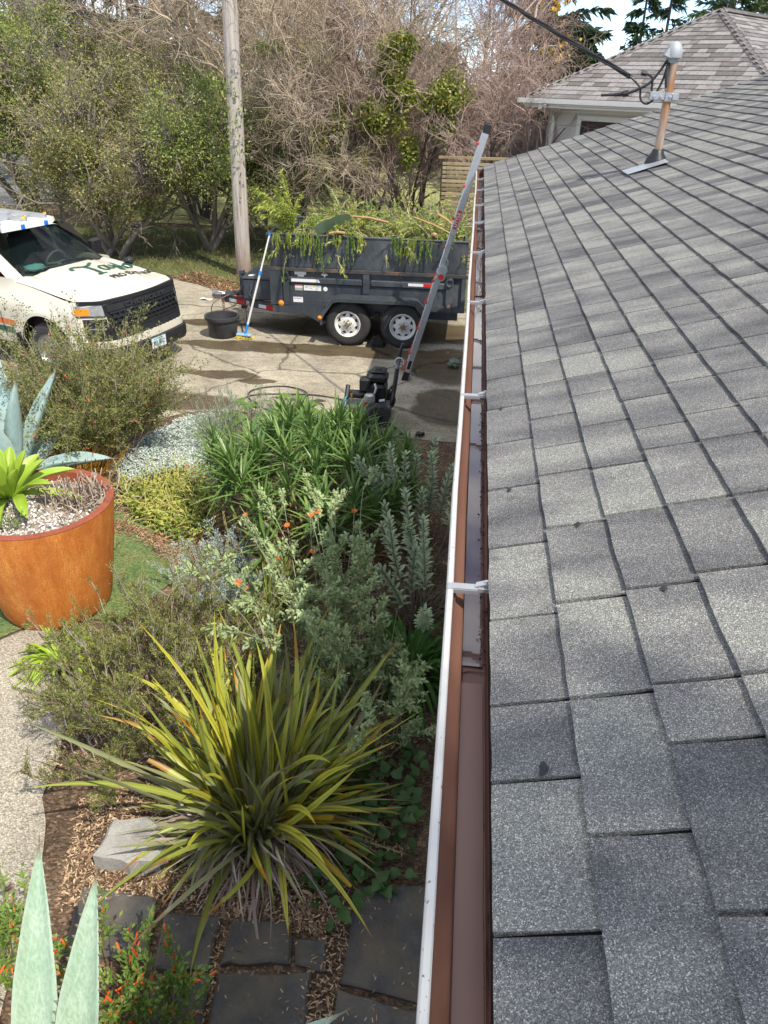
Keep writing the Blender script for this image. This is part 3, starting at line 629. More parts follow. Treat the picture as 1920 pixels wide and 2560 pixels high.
# fenders and body sides: columns along f, from arch or sill up to belt line
FC, FR, ZC = -.98, .47, .42; RC = -4.68
def sidel(f, z):
    base = .985+.028*math.exp(-((z-.92)/.13)**2)-.10*sm(1.0, 1.3, z)*.6-.05*sm(.55, .3, z)
    for c in (FC, RC): base += .032*math.exp(-((math.hypot(f-c, z-ZC)-FR)/.10)**2)
    return base-.20*sm(-.52, -.26, f)**2*.9
def ztop(f):
    if f > -1.46: return zhood(min(f, ffront(.92)-.002), .92)-.004
    return 1.315-.0*f if f > -3.55 else 1.30
fs = sorted(set([-.27, -.33, -.40, -.46]+[FC+FR*math.cos(t) for t in np.linspace(0, math.pi, 21)]+[RC+FR*math.cos(t) for t in np.linspace(0, math.pi, 17)]+list(np.linspace(-1.5, -4.2, 16))+list(np.linspace(-5.2, -5.85, 5))), reverse=True)
for sg in (-1, 1):
    P = []
    for f in fs:
        lo = .40
        for c in (FC, RC):
            if abs(f-c) <= FR+1e-6: lo = max(lo, ZC+math.sqrt(max(FR**2-(f-c)**2, 0)))
        if f > -.5: lo = .44
        P.append([(f, sg*sidel(f, z), z) for z in np.linspace(lo, ztop(f), 12)])
    b = MB(); b.grid(P); b.build('fender', M['paint'], tr, smooth=True)
b = MB()   # wheel wells + underbody, dark
b.bbox((-5.7, -.84, .42), (-.42, .84, .80))
for c in (FC, RC):
    for sg in (-1, 1): b.grid([[(c+(FR+.01)*math.cos(t), sg*q, ZC+(FR+.01)*math.sin(t)) for t in np.linspace(0, math.pi, 17)] for q in (.70, .99)])
b.build('underbody', M['black'], tr)
# front: white fascia, grille, lamps, bumper
b = MB(); b.grid([[(ffront(l, z)-.004, l, z) for l in np.linspace(-.985, .985, 41)] for z in np.linspace(.42, 1.135, 12)]); b.build('fascia', M['paint'], tr, smooth=True)
def patch(mb, l0, l1, z0, z1, off, n=20, th=.02):
    f_ = lambda l, z, o: (ffront(l, z)+o, l, z)
    L_ = np.linspace(l0, l1, n); A_ = [f_(l, z0, off) for l in L_]; B_ = [f_(l, z1, off) for l in L_]; C_ = [f_(l, z1, off-th) for l in L_]; D_ = [f_(l, z0, off-th) for l in L_]
    mb.grid([D_, A_, B_, C_, D_]); mb.add([A_[0], B_[0], C_[0], D_[0], A_[-1], B_[-1], C_[-1], D_[-1]], [(0, 1, 2, 3), (7, 6, 5, 4)])
b = MB(); patch(b, -.72, .72, .60, 1.085, .004); gr = b.build('grille', M['grille'], tr)
b = MB(); patch(b, -.94, .94, 1.088, 1.138, .022, 30, .05); patch(b, -.70, .70, .985, 1.072, .016); 
for z in (.955, .89, .825, .765, .705, .645): patch(b, -.68, .68, z, z+.020, .026, 20, .05)
for k, l in enumerate(np.linspace(-.66, .66, 15)):
    for j, z in enumerate((.625, .675, .735, .795, .857, .92)):
        l2 = l+(.045 if j % 2 else 0); patch(b, l2-.012, l2+.012, z-.02, z+.028, .02, 2, .04)
b.build('grille_bar', M['grille'], gr)
tv, tf = text_geo('CHEVROLET', .085, .002, .004); b = MB()
b.add([(ffront(x*1.75)+.030+z, x*1.75, 1.03+y) for x, y, z in tv], tf); b.build('lettering', pm('gloss black letters', [(.035, .036, .04), (.05, .05, .055)], 9, rough=.25), gr)
for sg in (-1, 1):
    lr = lambda a, e: (sg*a, sg*e) if sg > 0 else (sg*e, sg*a)
    b = MB(); patch(b, *lr(.745, .975),   .945, 1.083, .010, 12, .03); hl = b.build('headlight', M['lens'], tr)
    b = MB(); patch(b, *lr(.87, .98), .955, 1.045, .018, 8, .03); b.build('turn_lamp', M['amber'], hl)
    b = MB(); patch(b, *lr(.735, .98), .932, .946, .018, 10, .04); patch(b, *lr(.735, .748), .946, 1.083, .018, 2, .03); b.build('bezel', M['grille'], hl)
    b = MB(); patch(b, *lr(.735, .93), .60, .90, .006, 8, .02); b.build('air_inlet', M['grille'], tr)
    b = MB(); patch(b, *lr(.76, .9), .66, .78, .014, 8, .03); b.build('fog_lamp', M['lens'], tr)
b = MB(); patch(b, -.99, .99, .50, .60, .035, 36, .06); b.build('bumper_strip', M['paint'], tr, smooth=True, sharp=40)
def bump_f(l): return ffront(l, .5)+.07
b = MB(); P = []
for z, o in ((.25, -.10), (.29, -.02), (.35, .012), (.44, .018), (.49, .0), (.496, -.06)): P.append([(bump_f(l)+o-.10*sm(.8, 1.0, abs(l)), l*1.01, z) for l in np.linspace(-.98, .98, 41)])
b.grid(P); bp = b.build('bumper', M['black'], tr, smooth=True, sharp=45)
b = MB()
for sg in (-1, 1): b.tube([(.02, sg*.45, .385), (.10, sg*.45, .385), (.10, sg*.53, .385), (.02, sg*.53, .385)], .014, 6)
b.build('tow_hook', M['grille'], bp)
b = MB(); b.bbox((.0, -.17, .33), (.130, .17, .50)); b.build('plate_mount', M['black'], bp)
b = MB(); b.rbox((.137, 0, .42), (.006, .305, .152), .002)
def platemat():
    N = NT('pale number plate'); z = N.sep(N.pos(None, 'Object')); c = N.ramp(N.math('MULTIPLY_ADD', z[2], 6.2, -2.1), [(.1, (.62, .62, .72)), (.9, (.50, .70, .76))])
    N.set(Base_Color=c, Roughness=.4); return N.m
pl = b.build('number_plate', platemat(), tr)
b = MB(); tv, tf = text_geo('981  RAZ', .094, .001); b.add([(.1415, x*.66, .413+y) for x, y, z in tv], tf); tv, tf = text_geo('OREGON', .026, 0); b.add([(.1415, x, .48+y) for x, y, z in tv], tf); b.build('plate_lettering', pm('navy ink', [(.02, .022, .07), (.03, .03, .09)], 9), pl)
b = MB(); b.add([(.141, .0-.028, .355), (.141, .028, .355), (.141, .0, .48)], [(0, 1, 2)]); b.add([(.1411, -.028, .375), (.1411, .028, .375), (.1411, 0, .445)], [(0, 1, 2)]); b.build('plate_tree', pm('teal print', [(.10, .42, .40), (.14, .5, .46)], 9), pl)
# bonnet lettering
def hoodpt(x, y, fc, lc, o=.003): o = o+.004; f = fc-y; l = lc+x; return (f, l, zhood(f, l)+o)
strokes = [([(-.55, .10), (-.52, .155), (-.46, .165), (-.38, .13), (-.28, .125), (-.20, .165), (-.16, .175)], .052), ([(-.345, .13), (-.33, .03), (-.345, -.08), (-.37, -.115), (-.42, -.115)], .056), ([(-.37, -.112), (-.28, -.118)], .04),
 ([(-.115, .045), (-.16, .065), (-.21, .03), (-.22, -.04), (-.185, -.07), (-.14, -.04), (-.11, .05), (-.125, -.04), (-.09, -.065), (-.06, -.04)], .04), ([(-.03, .05), (-.035, -.03), (-.005, -.055), (.04, -.01), (.055, .055), (.045, -.06), (.02, -.13), (-.03, -.135), (-.02, -.09), (.06, -.05), (.09, -.03)], .038),
 ([(.09, -.02), (.14, .07), (.15, .155), (.125, .16), (.11, .06), (.115, -.045), (.15, -.06), (.175, -.03)], .038), ([(.24, .05), (.195, .03), (.19, -.03), (.225, -.06), (.265, -.03), (.268, .03), (.235, .055), (.29, .045)], .038), ([(.31, .055), (.345, .03), (.34, -.06)], .04), ([(.34, -.01), (.37, .045), (.42, .055), (.44, .02)], .038)]
bg_ = MB()
for pts, wd in strokes:
    c = [np.array(q) for q in catmull([(x*1.18, y*1.5) for x, y in pts], 6)]; L_, R_ = [], []
    for k, q in enumerate(c):
        t = c[min(k+1, len(c)-1)]-c[max(k-1, 0)]; t = t/max(np.linalg.norm(t), 1e-6); n = np.array([-t[1], t[0]]); ww = wd*.5*(.8+.35*abs(t[1])); k_ = .0002*k
        L_.append(hoodpt(*(q+n*ww), -.90, .40, .0035+k_)); R_.append(hoodpt(*(q-n*ww), -.90, .40, .0035+k_))
    bg_.grid([L_, R_])
bg_.build('bonnet_lettering', M['green'], tr)
b = MB(); tv, tf = text_geo('PRO EXTERIORS', .135, .004); b.add([hoodpt(x*1.05, y*1.35, -.53, .47, .004) for x, y, z in tv], tf); b.build('bonnet_tagline', M['grille'], tr)
# cabin
def wsf(l, t): return (cowl(l)+.02-(.86-.06*(abs(l)/.8)**2)*t, l*(.98-.17*t), zhood(cowl(l), l)-.01+(1.805-1.335-.03*(abs(l)/.8)**2)*t)
b = MB(); b.grid([[wsf(l, t) for l in np.linspace(-.80, .80, 21)] for t in np.linspace(0, 1, 9)]); b.build('windscreen', M['windscreen'], tr, smooth=True)
for sg in (-1, 1):
    b = MB(); b.grid([[tuple(np.array(wsf(sg*l, t))+np.array([-.03*k, 0, -.008*k])) for t in np.linspace(-.02, 1.02, 9)] for k, l in enumerate((.80, .84, .88, .92))]); b.build('a_pillar', M['paint'], tr, smooth=True)
b = MB(); b.grid([[tuple(np.array(wsf(l, 0))+np.array([.03*k, 0, .006-.004*k])) for l in np.linspace(-.86, .86, 21)] for k in (-1.5, 2)]); b.build('cowl_panel', M['black'], tr)
b = MB()
for l0, l1, t1 in ((-.15, -.72, .10), (.62, .05, .09)): b.tube([tuple(np.array(wsf(l0+(l1-l0)*t, .02+t1*t))+np.array([.012, 0, .014])) for t in np.linspace(0, 1, 8)], .008, 5)
b.build('wiper', M['black'], tr)
P = []
for f in np.linspace(-2.20, -3.55, 10):
    P.append([(f, l*(.84-.02*abs(f+2.2)), 1.80+.07*sm(0, .5, -2.2-f)-.05*(abs(l)/.8)**3) for l in np.linspace(-.82, .82, 15)])
b = MB(); b.grid(P); b.build('cab_roof', M['paint'], tr, smooth=True)
for sg in (-1, 1):
    b = MB(); b.grid([[(f, sg*l_, z) for l_, z in ((.93, 1.31), (.86, 1.52), (.74, 1.78))] for f in (-1.75, -2.1, -2.25, -3.4)]); 
    b.v = [(x-(z-1.31)*(.55 if x > -2.2 else 0), y, z) for x, y, z in b.v]; b.build('side_window', M['glass'], tr)
    b = MB(); b.tube([(-2.33-.2, sg*.92, 1.3), (-2.6, sg*.74, 1.8)], .03, 6); b.tube([(-2.3, sg*.69, 1.815), (-3.5, sg*.69, 1.84)], .05, 6); b.tube([(-3.45, sg*.93, 1.3), (-3.5, sg*.7, 1.84)], .06, 6); b.build('door_frame', M['paint'], tr)
    b = MB(); b.tube([(-1.78, sg*.985, .48), (-1.80, sg*1.012, .9), (-1.78, sg*.965, 1.3)], .004, 5); b.build('door_gap', M['black'], tr); b = MB(); b.tube([(-2.75, sg*.985, .48), (-2.77, sg*1.012, .9), (-2.75, sg*.965, 1.3)], .004, 5); b.build('door_gap', M['black'], tr)
    b = MB(); b.rbox((-1.98, sg*1.17, 1.36), (.12, .22, .26), .03); b.tube([(-1.98, sg*.95, 1.3), (-1.98, sg*1.08, 1.32)], .025, 6); b.build('door_mirror', M['black'], tr, smooth=True, sharp=40)
    for nm, z0, z1, mm in (('orange_stripe', .66, .745, 'orange'), ('green_stripe', .545, .635, 'green')):
        b = MB(); b.grid([[(f, sg*(sidel(f, z)+.004), z) for z in np.linspace(z0-.02*(f+1.6), z1-.02*(f+1.6), 4)] for f in np.linspace(-1.53-(.02 if mm == 'green' else 0), -4.1, 14)]); b.build(nm, M[mm], tr)
b = MB(); b.bbox((-5.85, -.9, .8), (-3.62, .9, 1.0)); b.bbox((-3.62, -.92, .5), (-3.56, .92, 1.84)); b.bbox((-5.86, -.95, .55), (-5.80, .95, 1.30)); b.build('bed', M['paint'], tr)
b = MB(); b.grid([[(cowl(l)-.03, l*.96, 1.26), (cowl(l)-.45, l*.96, 1.27), (-2.0, l*.96, 1.20), (-2.02, l*.96, .9)] for l in np.linspace(-.85, .85, 9)]); b.build('dashboard', pm('dark grey dash', [(.03, .03, .033), (.05, .05, .053)], 5), tr)
b = MB(); b.bbox((-3.5, -.9, .82), (-1.9, .9, .86)); b.build('cab_floor', M['black'], tr)
ty, tx = .42, -2.1
b = MB(); b.tube([(tx+.06*math.sin(t)*1.0, ty+.19*math.cos(t), 1.24+.17*math.sin(t)) for t in np.linspace(0, 2*math.pi, 25)[:-1]], .017, 8, closed=True); b.tube([(tx, ty-.18, 1.24), (tx+.04, ty, 1.23), (tx, ty+.18, 1.24)], .02, 6); b.tube([(tx+.04, ty, 1.23), (tx+.2, ty, 1.15)], .03, 6); b.build('steering_wheel', pm('grey wheel', [(.09, .09, .09), (.13, .13, .13)], 5), tr)
for l in (-.4, .42):
    b = MB(); b.rbox((-2.75, l, 1.25), (.16, .5, .75), .06); b.rbox((-2.5, l, .98), (.5, .5, .16), .05); b.rbox((-2.78, l, 1.70), (.1, .26, .18), .04); b.build('seat', pm('grey seat cloth', [(.10, .10, .105), (.15, .15, .155)], 5), tr, smooth=True, sharp=40)
def wheel(mbt, mbr, c, R=.39, w=.27, rr=.235, sg=-1):
    x, y, z = c
    mbt.lathe([(rr, -w/2), (R-.05, -w/2-.006), (R-.015, -w/2+.02), (R, -w/2+.05), (R, w/2-.05), (R-.015, w/2-.02), (R-.05, w/2+.006), (rr, w/2)], 40, c, 'y')
for f in (FC, RC):
    for sg in (-1, 1):
        b = MB(); wheel(b, None, (f, sg*.86, .39)); wo_ = b.build('wheel', M['rubber'], tr, smooth=True, sharp=40)
        b = MB(); b.lathe([(.237, sg*.13), (.225, sg*.06), (.20, sg*.05), (.06, sg*.09), (0, sg*.095)], 24, (f, sg*.86, .39), 'y'); b.build('rim', M['chrome'], wo_, smooth=True)
for sg in (-1, 1): b = MB(); b.rbox((-1.47, sg*.985, .42), (.03, .20, .36), .01); b.build('mud_flap', M['black'], tr)
def blob(c, d, seed, n=10):
    b = MB(); V = []
    for i in range(n+1):
        th = math.pi*i/n
        for j in range(2*n):
            ph = math.pi*j/n; p = Vector((math.sin(th)*math.cos(ph), math.sin(th)*math.sin(ph), math.cos(th))); r = 1+.35*mnoise.noise(p*2.2+Vector((seed, 0, 0)))+.2*mnoise.noise(p*5+Vector((seed, 3, 0))); V.append((c[0]+p.x*d[0]*r, c[1]+p.y*d[1]*r, c[2]+p.z*d[2]*r))
    m_ = 2*n; b.add(V, [(i*m_+j, (i+1)*m_+j, (i+1)*m_+(j+1) % m_, i*m_+(j+1) % m_) for i in range(n) for j in range(m_)]); return b
def place(o, fr=TO, rz=rad(-18.85)):
    o.location = fr; o.rotation_euler.z = rz; return o
hz_ = zhood(-.96, .80)
tag(place(blob((-.96, .80, hz_+.05), (.075, .085, .055), 3).build('plastic_bag', pm('black bag', [(.015, .015, .017), (.03, .03, .034)], 20, rough=.3), smooth=True)), 'crumpled black plastic bag lying on the far corner of the truck bonnet', 'bag')
tag(place(blob((-1.72, -.33, 1.32), (.12, .17, .06), 8).build('work_glove', pm('teal cloth', [(.10, .30, .27), (.16, .40, .36)], 20), smooth=True)), 'teal cloth bundle lying on the dashboard behind the windscreen', 'cloth')
tag(place(blob((-1.9, -.66, 1.31), (.13, .14, .05), 12).build('safety_vest', pm('red cloth', [(.55, .06, .03), (.7, .10, .05)], 20), smooth=True)), 'red cloth lying at the near end of the dashboard', 'cloth')
lt = empty('roof_ladder', (TO[0]+.20, TO[1]-.12, -.04), 'white aluminium ladder with yellow and blue end caps lying on the truck roof', 'ladder', rz=rad(-18.85))
for l in (-.62, -.16, .20):
    b = MB(); b.rbox((-3.35, l, 1.99), (2.6, .035, .10), .004); b.build('rail', M['alu'], lt)
b = MB(); b.grid([[(f, l, 1.965+.01*math.sin(f*19+l*7)) for l in np.linspace(-.66, .24, 8)] for f in np.linspace(-2.02, -4.4, 12)]); b.build('panel', M['white_metal'], lt)
for f in (-2.4, -2.8, -3.2, -3.6, -4.0): 
    b = MB(); b.tube([(f, -.62, 2.0), (f, .2, 2.0)], .018, 8); b.build('rung', M['alu'], lt)
yl, bl = pm('yellow rubber', [(.75, .45, .01), (.82, .52, .02)], 20), pm('blue plastic', [(.01, .12, .55), (.02, .17, .62)], 20)
for l in (-.16, .22): b = MB(); b.rbox((-2.10, l, 2.02), (.07, .05, .07), .02); b.build('end_cap', yl, lt)
for l in (-.30, .12): b = MB(); b.rbox((-2.0, l, 1.93), (.05, .07, .07), .01); b.build('end_cap', bl, lt)
b = MB(); b.bbox((-2.02, -.66, 1.90), (-1.99, .24, 1.99)); b.build('cross_bar', M['white_metal'], lt)
# ---------------------------------------------------------------- dump trailer
def tpaint():
    N = NT('scuffed black trailer paint'); p = N.pos(); n = N.noise(p, 1.6, 7, .7)
    c = N.ramp(n, [(.3, (.022, .027, .034)), (.5, (.045, .053, .062)), (.7, (.10, .11, .12))])
    s = N.noise(N.pos((5, 5, .7)), 3, 6, .7); c = N.mix(N.ramp(s, [(.58, 0.0), (.72, .55)]), c, (.13, .135, .135))
    d = N.noise(p, 38, 3, .6); c = N.mix(N.ramp(d, [(.68, 0.0), (.73, .7)]), c, (.32, .31, .29)); N.set(Base_Color=c, Roughness=.5); N.bump(N.noise(p, 5, 4), .1, .03); return N.m
M['tp'] = tpaint()
M['rustedge'] = pm('rusty painted edge', [(.02, .02, .022), (.04, .04, .04), (.06, .055, .05), (.17, .10, .06), (.10, .09, .085)], 4, 6, rough=.7)
YS = 12.28; TX0, TX1 = -3.17, -.03
DO = (-1.6, 13.1, 0); dt = empty('dump_trailer', DO, 'black tandem axle dump trailer heaped with green cuttings', 'trailer')
q_ = dict(parent=dt, off=DO)
b = MB(); b.bbox((TX0, YS, .56), (TX1, YS+.05, 1.16)); b.bbox((TX0, 13.95, .56), (TX1, 14.0, 1.16)); b.bbox((TX0, YS+.05, .56), (TX0+.05, 13.95, 1.16)); b.bbox((TX1-.05, YS+.05, .56), (TX1, 13.95, 1.16)); b.bbox((TX0+.05, YS+.05, .58), (TX1-.05, 13.95, .64)); b.build('lower_box', M['tp'], **q_)
b = MB(); ys = np.linspace(TX0, TX1, 30)
for y in (YS+.012, 13.96): b.grid([[(x, y+.012*math.sin(x*2.2)*math.sin((z-1.16)/.5*math.pi), z) for z in np.linspace(1.165, 1.64, 6)] for x in ys]); b.grid([[(x, y+.03, z) for z in (1.165, 1.64)] for x in ys])
b.bbox((TX0+.03, YS+.06, 1.17), (TX0+.06, 13.92, 1.64)); b.bbox((TX1-.06, YS+.06, 1.17), (TX1-.03, 13.92, 1.64)); b.build('side_extension', M['tp'], smooth=False, **q_)
b = MB(); b.tube([(TX0-.01, YS+.02, 1.655), (TX1+.01, YS+.02, 1.645)], .022, 6); b.bbox((TX0-.04, YS-.035, 1.645), (TX0+.02, 13.97, 1.675)); b.tube([(TX0-.01, 13.97, 1.655), (TX1+.01, 13.97, 1.655)], .022, 6); b.build('top_rail', M['tp'], **q_)
b = MB(); b.bbox((TX0-.03, YS-.055, 1.115), (TX1+.02, YS-.002, 1.16)); b.build('mid_rail', M['rustedge'], **q_)
b = MB(); P = [(TX0+.34, 1.03), (TX1-.33, 1.03)]
b.grid([[(x, YS-.002, 1.02), (x, YS-.03, 1.00), (x, YS-.03, .93), (x, YS-.002, .905)] for x in (TX0+.30, -1.68)]); b.grid([[(x, YS-.002, 1.02), (x, YS-.03, 1.00), (x, YS-.03, .93), (x, YS-.002, .905)] for x in (-1.53, TX1-.30)]); b.bbox((TX0, YS-.025, .56), (TX1, YS-.002, .66)); b.build('side_rib', M['tp'], **q_)
for x0, x1, z0 in ((TX0-.01, TX0+.19, .57), (TX0+.205, TX0+.30, .57), (-1.66, -1.56, .80), (TX1-.30, TX1-.20, .57), (TX1-.06, TX1+.005, .57)):
    b = MB(); b.bbox((x0, YS-.05, z0), (x1, YS-.003, 1.112)); b.build('post', M['tp'], **q_)
for x in (TX0+.25, TX1-.25):
    b = MB(); b.tube([(x+.05*math.sin(t), YS-.065, 1.04+.06*math.cos(t)) for t in np.linspace(0, 2*math.pi, 15)[:-1]], .011, 6, closed=True); b.rbox((x, YS-.06, 1.085), (.07, .03, .035), .005); b.build('tie_ring', M['tp'], **q_)
b = MB(); b.bbox((TX0+.02, YS-.06, .44), (-2.30, YS+.03, .557)); b.bbox((-2.35, YS+.04, .42), (TX1-.1, YS+.14, .56)); b.bbox((TX0+.1, 13.8, .42), (TX1-.1, 13.9, .56))
b.add([(-2.62, YS-.06, .44), (-2.24, YS-.06, .44), (-2.24, YS-.06, .31), (-2.33, YS-.06, .28), (-2.62, YS+.05, .44), (-2.24, YS+.05, .44), (-2.24, YS+.05, .31), (-2.33, YS+.05, .28)], [(0, 3, 2, 1), (4, 5, 6, 7), (0, 1, 5, 4), (1, 2, 6, 5), (2, 3, 7, 6), (3, 0, 4, 7)]); b.build('frame', M['tp'], **q_)
# fender
fp = [(-2.30, .50), (-2.26, .58), (-2.12, .765), (-2.02, .785), (-.86, .785), (-.77, .765), (-.62, .58), (-.58, .50)]
b = MB()
for o0, o1 in ((0, .012), ):
    b.grid([[(x, y, z) for y in (11.90, YS-.051)] for x, z in fp]); b.grid([[(x, y, z-.012) for y in (11.90, YS-.051)] for x, z in fp])
b.grid([[(x, 11.895, z+.004), (x+(-1.44-x)*.035, 11.895, z-.045)] for x, z in fp]); b.bbox((-2.31, 11.9, .36), (-2.28, YS-.06, .50))
fd = b.build('wheel_fender', M['tp'], **q_)
b = MB()
for k in range(38):
    x = -2.03+k*.031; b.box((x, 11.915+.02*(k % 2), .788), (.018, .006, .004), Matrix.Rotation(.8 if k % 2 else -.8, 3, 'Z'))
for sx, (xa, za), (xb, zb) in ((1, fp[1], fp[2]), (-1, fp[6], fp[5])):
    for k in range(9):
        t = k/9+.05; b.box((xa+(xb-xa)*t, 11.91, za+(zb-za)*t+.004), (.02, .016, .004), Matrix.Rotation(-sx*.92, 3, 'Y'))
b.build('tread_plate', M['chrome'], fd, off=DO)
rimw = pm('white steel rim', [(.62, .61, .57), (.74, .73, .70)], 5, rough=.4, speck=.06, ssc=80)
hubm = pm('bronze grease hub', [(.20, .16, .10), (.33, .28, .19)], 9, rough=.4, metal=.6)
for xx in (-1.88, -.985):
    for yy, sg in ((12.10, -1), (14.16, 1)):
        c = (xx, yy, .362); b = MB(); R = .365; w2 = .105; rr = .205
        b.lathe([(rr, sg*w2*.9), (R-.085, sg*(w2+.008)), (R-.045, sg*w2), (R-.012, sg*(w2-.025)), (R, sg*(w2-.05)), (R, -sg*(w2-.05)), (R-.05, -sg*w2), (rr, -sg*w2)], 48, c, 'y')
        tw = b.build('wheel', M['rubber'], smooth=True, sharp=40, **q_)
        b = MB(); y = sg*.088
        b.lathe([(.212, y+sg*.012), (.205, y+sg*.016), (.197, y+sg*.012), (.188, y-sg*.03), (.165, y-sg*.038)], 40, c, 'y')
        n = 8
        ring = lambda r, yo, k0, k1, m_=6: [(c[0]+r*math.cos(k0+(k1-k0)*j/m_), c[1]+y+sg*yo, c[2]+r*math.sin(k0+(k1-k0)*j/m_)) for j in range(m_+1)]
        for k in range(n):   # eight spokes, wedge shaped gaps between
            a0, a1 = 2*math.pi*k/n, 2*math.pi*(k+1)/n; g0 = a0+.13; g1 = a1-.13; am = (a0+a1)/2
            b.grid([ring(.165, -.038, a0, g0+.0, 3), ring(.125, -.022, a0, am-.02, 3)]); b.grid([ring(.165, -.038, g1, a1, 3), ring(.125, -.022, am+.02, a1, 3)]); b.grid([ring(.125, -.022, a0, a1), ring(.09, -.012, a0, a1)]); b.grid([ring(.09, -.012, a0, a1), ring(.085, -.0, a0, a1), ring(.04, .0, a0, a1)])
        b.build('rim', rimw, tw, off=DO, smooth=True, sharp=35)
        b = MB(); b.lathe([(.19, y-sg*.06), (.05, y-sg*.06)], 24, c, 'y'); b.build('brake_drum', M['black'], tw, off=DO)
        b = MB(); b.lathe([(.045, y), (.043, y+sg*.03), (.036, y+sg*.036), (.034, y+sg*.06), (.028, y+sg*.068), (.0, y+sg*.069)], 20, c, 'y')
        for k in range(6): a = k*math.pi/3+.3; b.lathe([(.010, y-sg*.002), (.010, y+sg*.016), (0, y+sg*.018)], 6, (c[0]+.066*math.cos(a), c[1], c[2]+.066*math.sin(a)), 'y')
        b.build('hub', hubm, tw, off=DO, smooth=True, sharp=40)
b = MB(); b.tube([(-1.88, 12.25, .36), (-1.88, 14.0, .36)], .04, 8); b.tube([(-.985, 12.25, .36), (-.985, 14.0, .36)], .04, 8); b.bbox((-1.47, YS-.02, .36), (-1.39, YS+.05, .5)); b.build('axle', M['black'], **q_)
# tongue, tool box, jack, coupler
b = MB()
def beam(p, q, h, wd): 
    p, q = Vector(p), Vector(q); d = (q-p).normalized(); s_ = d.cross(Vector((0, 0, 1))).normalized()*wd/2; k = Vector((0, 0, h/2)); b.add([p-s_-k, p+s_-k, p+s_+k, p-s_+k, q-s_-k, q+s_-k, q+s_+k, q-s_+k], [(3, 2, 1, 0), (4, 5, 6, 7), (0, 1, 5, 4), (1, 2, 6, 5), (2, 3, 7, 6), (3, 0, 4, 7)])
BP, BQ = (-3.16, 12.42, .46), (-4.10, 12.98, .43)
beam(BP, BQ, .13, .06); beam((-3.16, 13.86, .46), (-4.10, 13.22, .43), .13, .06); b.bbox((-4.25, 12.95, .37), (-4.0, 13.25, .49)); tg = b.build('tongue', M['tp'], **q_)
bd = (Vector(BQ)-Vector(BP)); bl_ = bd.length; bd.normalize(); bn = Vector((-bd.y, bd.x, 0)); bn = bn if bn.y < 0 else -bn
refl_w, refl_r = pm('white reflective tape', [(.70, .70, .68), (.78, .78, .76)], 40, rough=.3), pm('red reflective tape', [(.60, .02, .02), (.70, .03, .03)], 40, rough=.3)
for t0, t1, mm in ((.01, .17, refl_r), (.17, .33, refl_w), (.64, .82, refl_r), (.82, .99, refl_w)):
    b = MB(); b.add([Vector(BP)+bd*bl_*t+bn*.033+Vector((0, 0, z)) for t, z in ((t0, -.045), (t0, .015), (t1, .015), (t1, -.045))], [(0, 1, 2, 3)]); b.build('reflective_tape', mm, tg, off=DO)
b = MB(); tv, tf = text_geo('PJ', .10, .004); b.add([Vector(BP)+bd*bl_*.565-bd*x+bn*.034+Vector((0, 0, y-.012)) for x, y, z in tv], tf); b.build('lettering', pm('cream lettering', [(.62, .60, .50), (.7, .68, .58)], 9), tg, off=DO)
b = MB(); b.rbox((-3.48, 13.05, .71), (.50, 1.0, .34), .02); b.rbox((-3.48, 13.05, .89), (.53, 1.03, .025), .01); b.build('tool_box', M['tp'], smooth=False, **q_)
b = MB(); b.bbox((-3.66, 12.66, .9032), (-3.56, 12.78, .9045)); b.build('sticker', refl_w, **q_)
b = MB(); b.tube([(-3.60, 12.53, .80), (-3.58, 12.525, .73), (-3.60, 12.52, .68), (-3.62, 12.525, .64), (-3.60, 12.53, .62)], .006, 5); b.build('latch', M['chrome'], **q_)
b = MB(); b.bbox((-3.89, 12.92, .28), (-3.81, 13.0, .92)); b.tube([(-3.85, 12.92, .88), (-3.75, 12.88, .9)], .012, 6); b.build('jack', M['tp'], **q_)
b = MB(); b.tube([(-3.85, 12.96, .40), (-3.85, 12.96, .04)], .028, 8); b.bbox((-3.94, 12.88, .008), (-3.76, 13.04, .03)); b.build('jack_foot', M['chrome'], **q_)
b = MB(); b.lathe([(.045, 0), (.05, .02), (.07, .03), (.07, .20), (.05, .24), (.0, .25)], 14, (-4.45, 13.1, .45), 'x'); b.tube([(-4.40, 13.0, .50), (-4.3, 12.98, .54), (-4.2, 13.0, .52)], .012, 6); b.build('coupler', M['chrome'], **q_)
b = MB()
for k in range(12): b.tube([(-4.20+.02*math.cos(t)+.0, 12.90+.012*math.sin(t)*(k % 2), .42-.028*k+.02*math.sin(t)) for t in np.linspace(0, 2*math.pi, 7)[:-1]], .005, 4, closed=True)
b.tube(catmull([(-4.1, 12.95, .5), (-4.35, 12.85, .38), (-4.42, 12.9, .2), (-4.2, 12.9, .25), (-3.95, 12.85, .36)], 6), .009, 5); b.build('safety_chain', pm('rusty chain', [(.16, .09, .06), (.25, .16, .11)], 20), **q_)
b = MB(); b.tube([(-3.7-.25*t+.02*math.cos(t*60), 12.78+.02*math.sin(t*60), .53) for t in np.linspace(0, 1, 70)], .007, 5); b.tube([(-4.02+.015*math.cos(t*50), 12.55+.015*math.sin(t*50), .20+.12*t) for t in np.linspace(0, 1, 50)], .006, 5); b.build('coiled_lead', M['red'], **q_)
am = M['amber']
for x, z, r in ((TX0+.245, .685, .035), (-2.31, .48, .026)): 
    b = MB(); b.lathe([(r*1.25, 0), (r*1.25, -.008), (r, -.012), (r*.6, -.02), (0, -.022)], 18, (x, YS-.052 if x < -3 or x > -1 else 11.89, z), 'y'); b.build('marker_lamp', am, smooth=True, sharp=40, **q_)
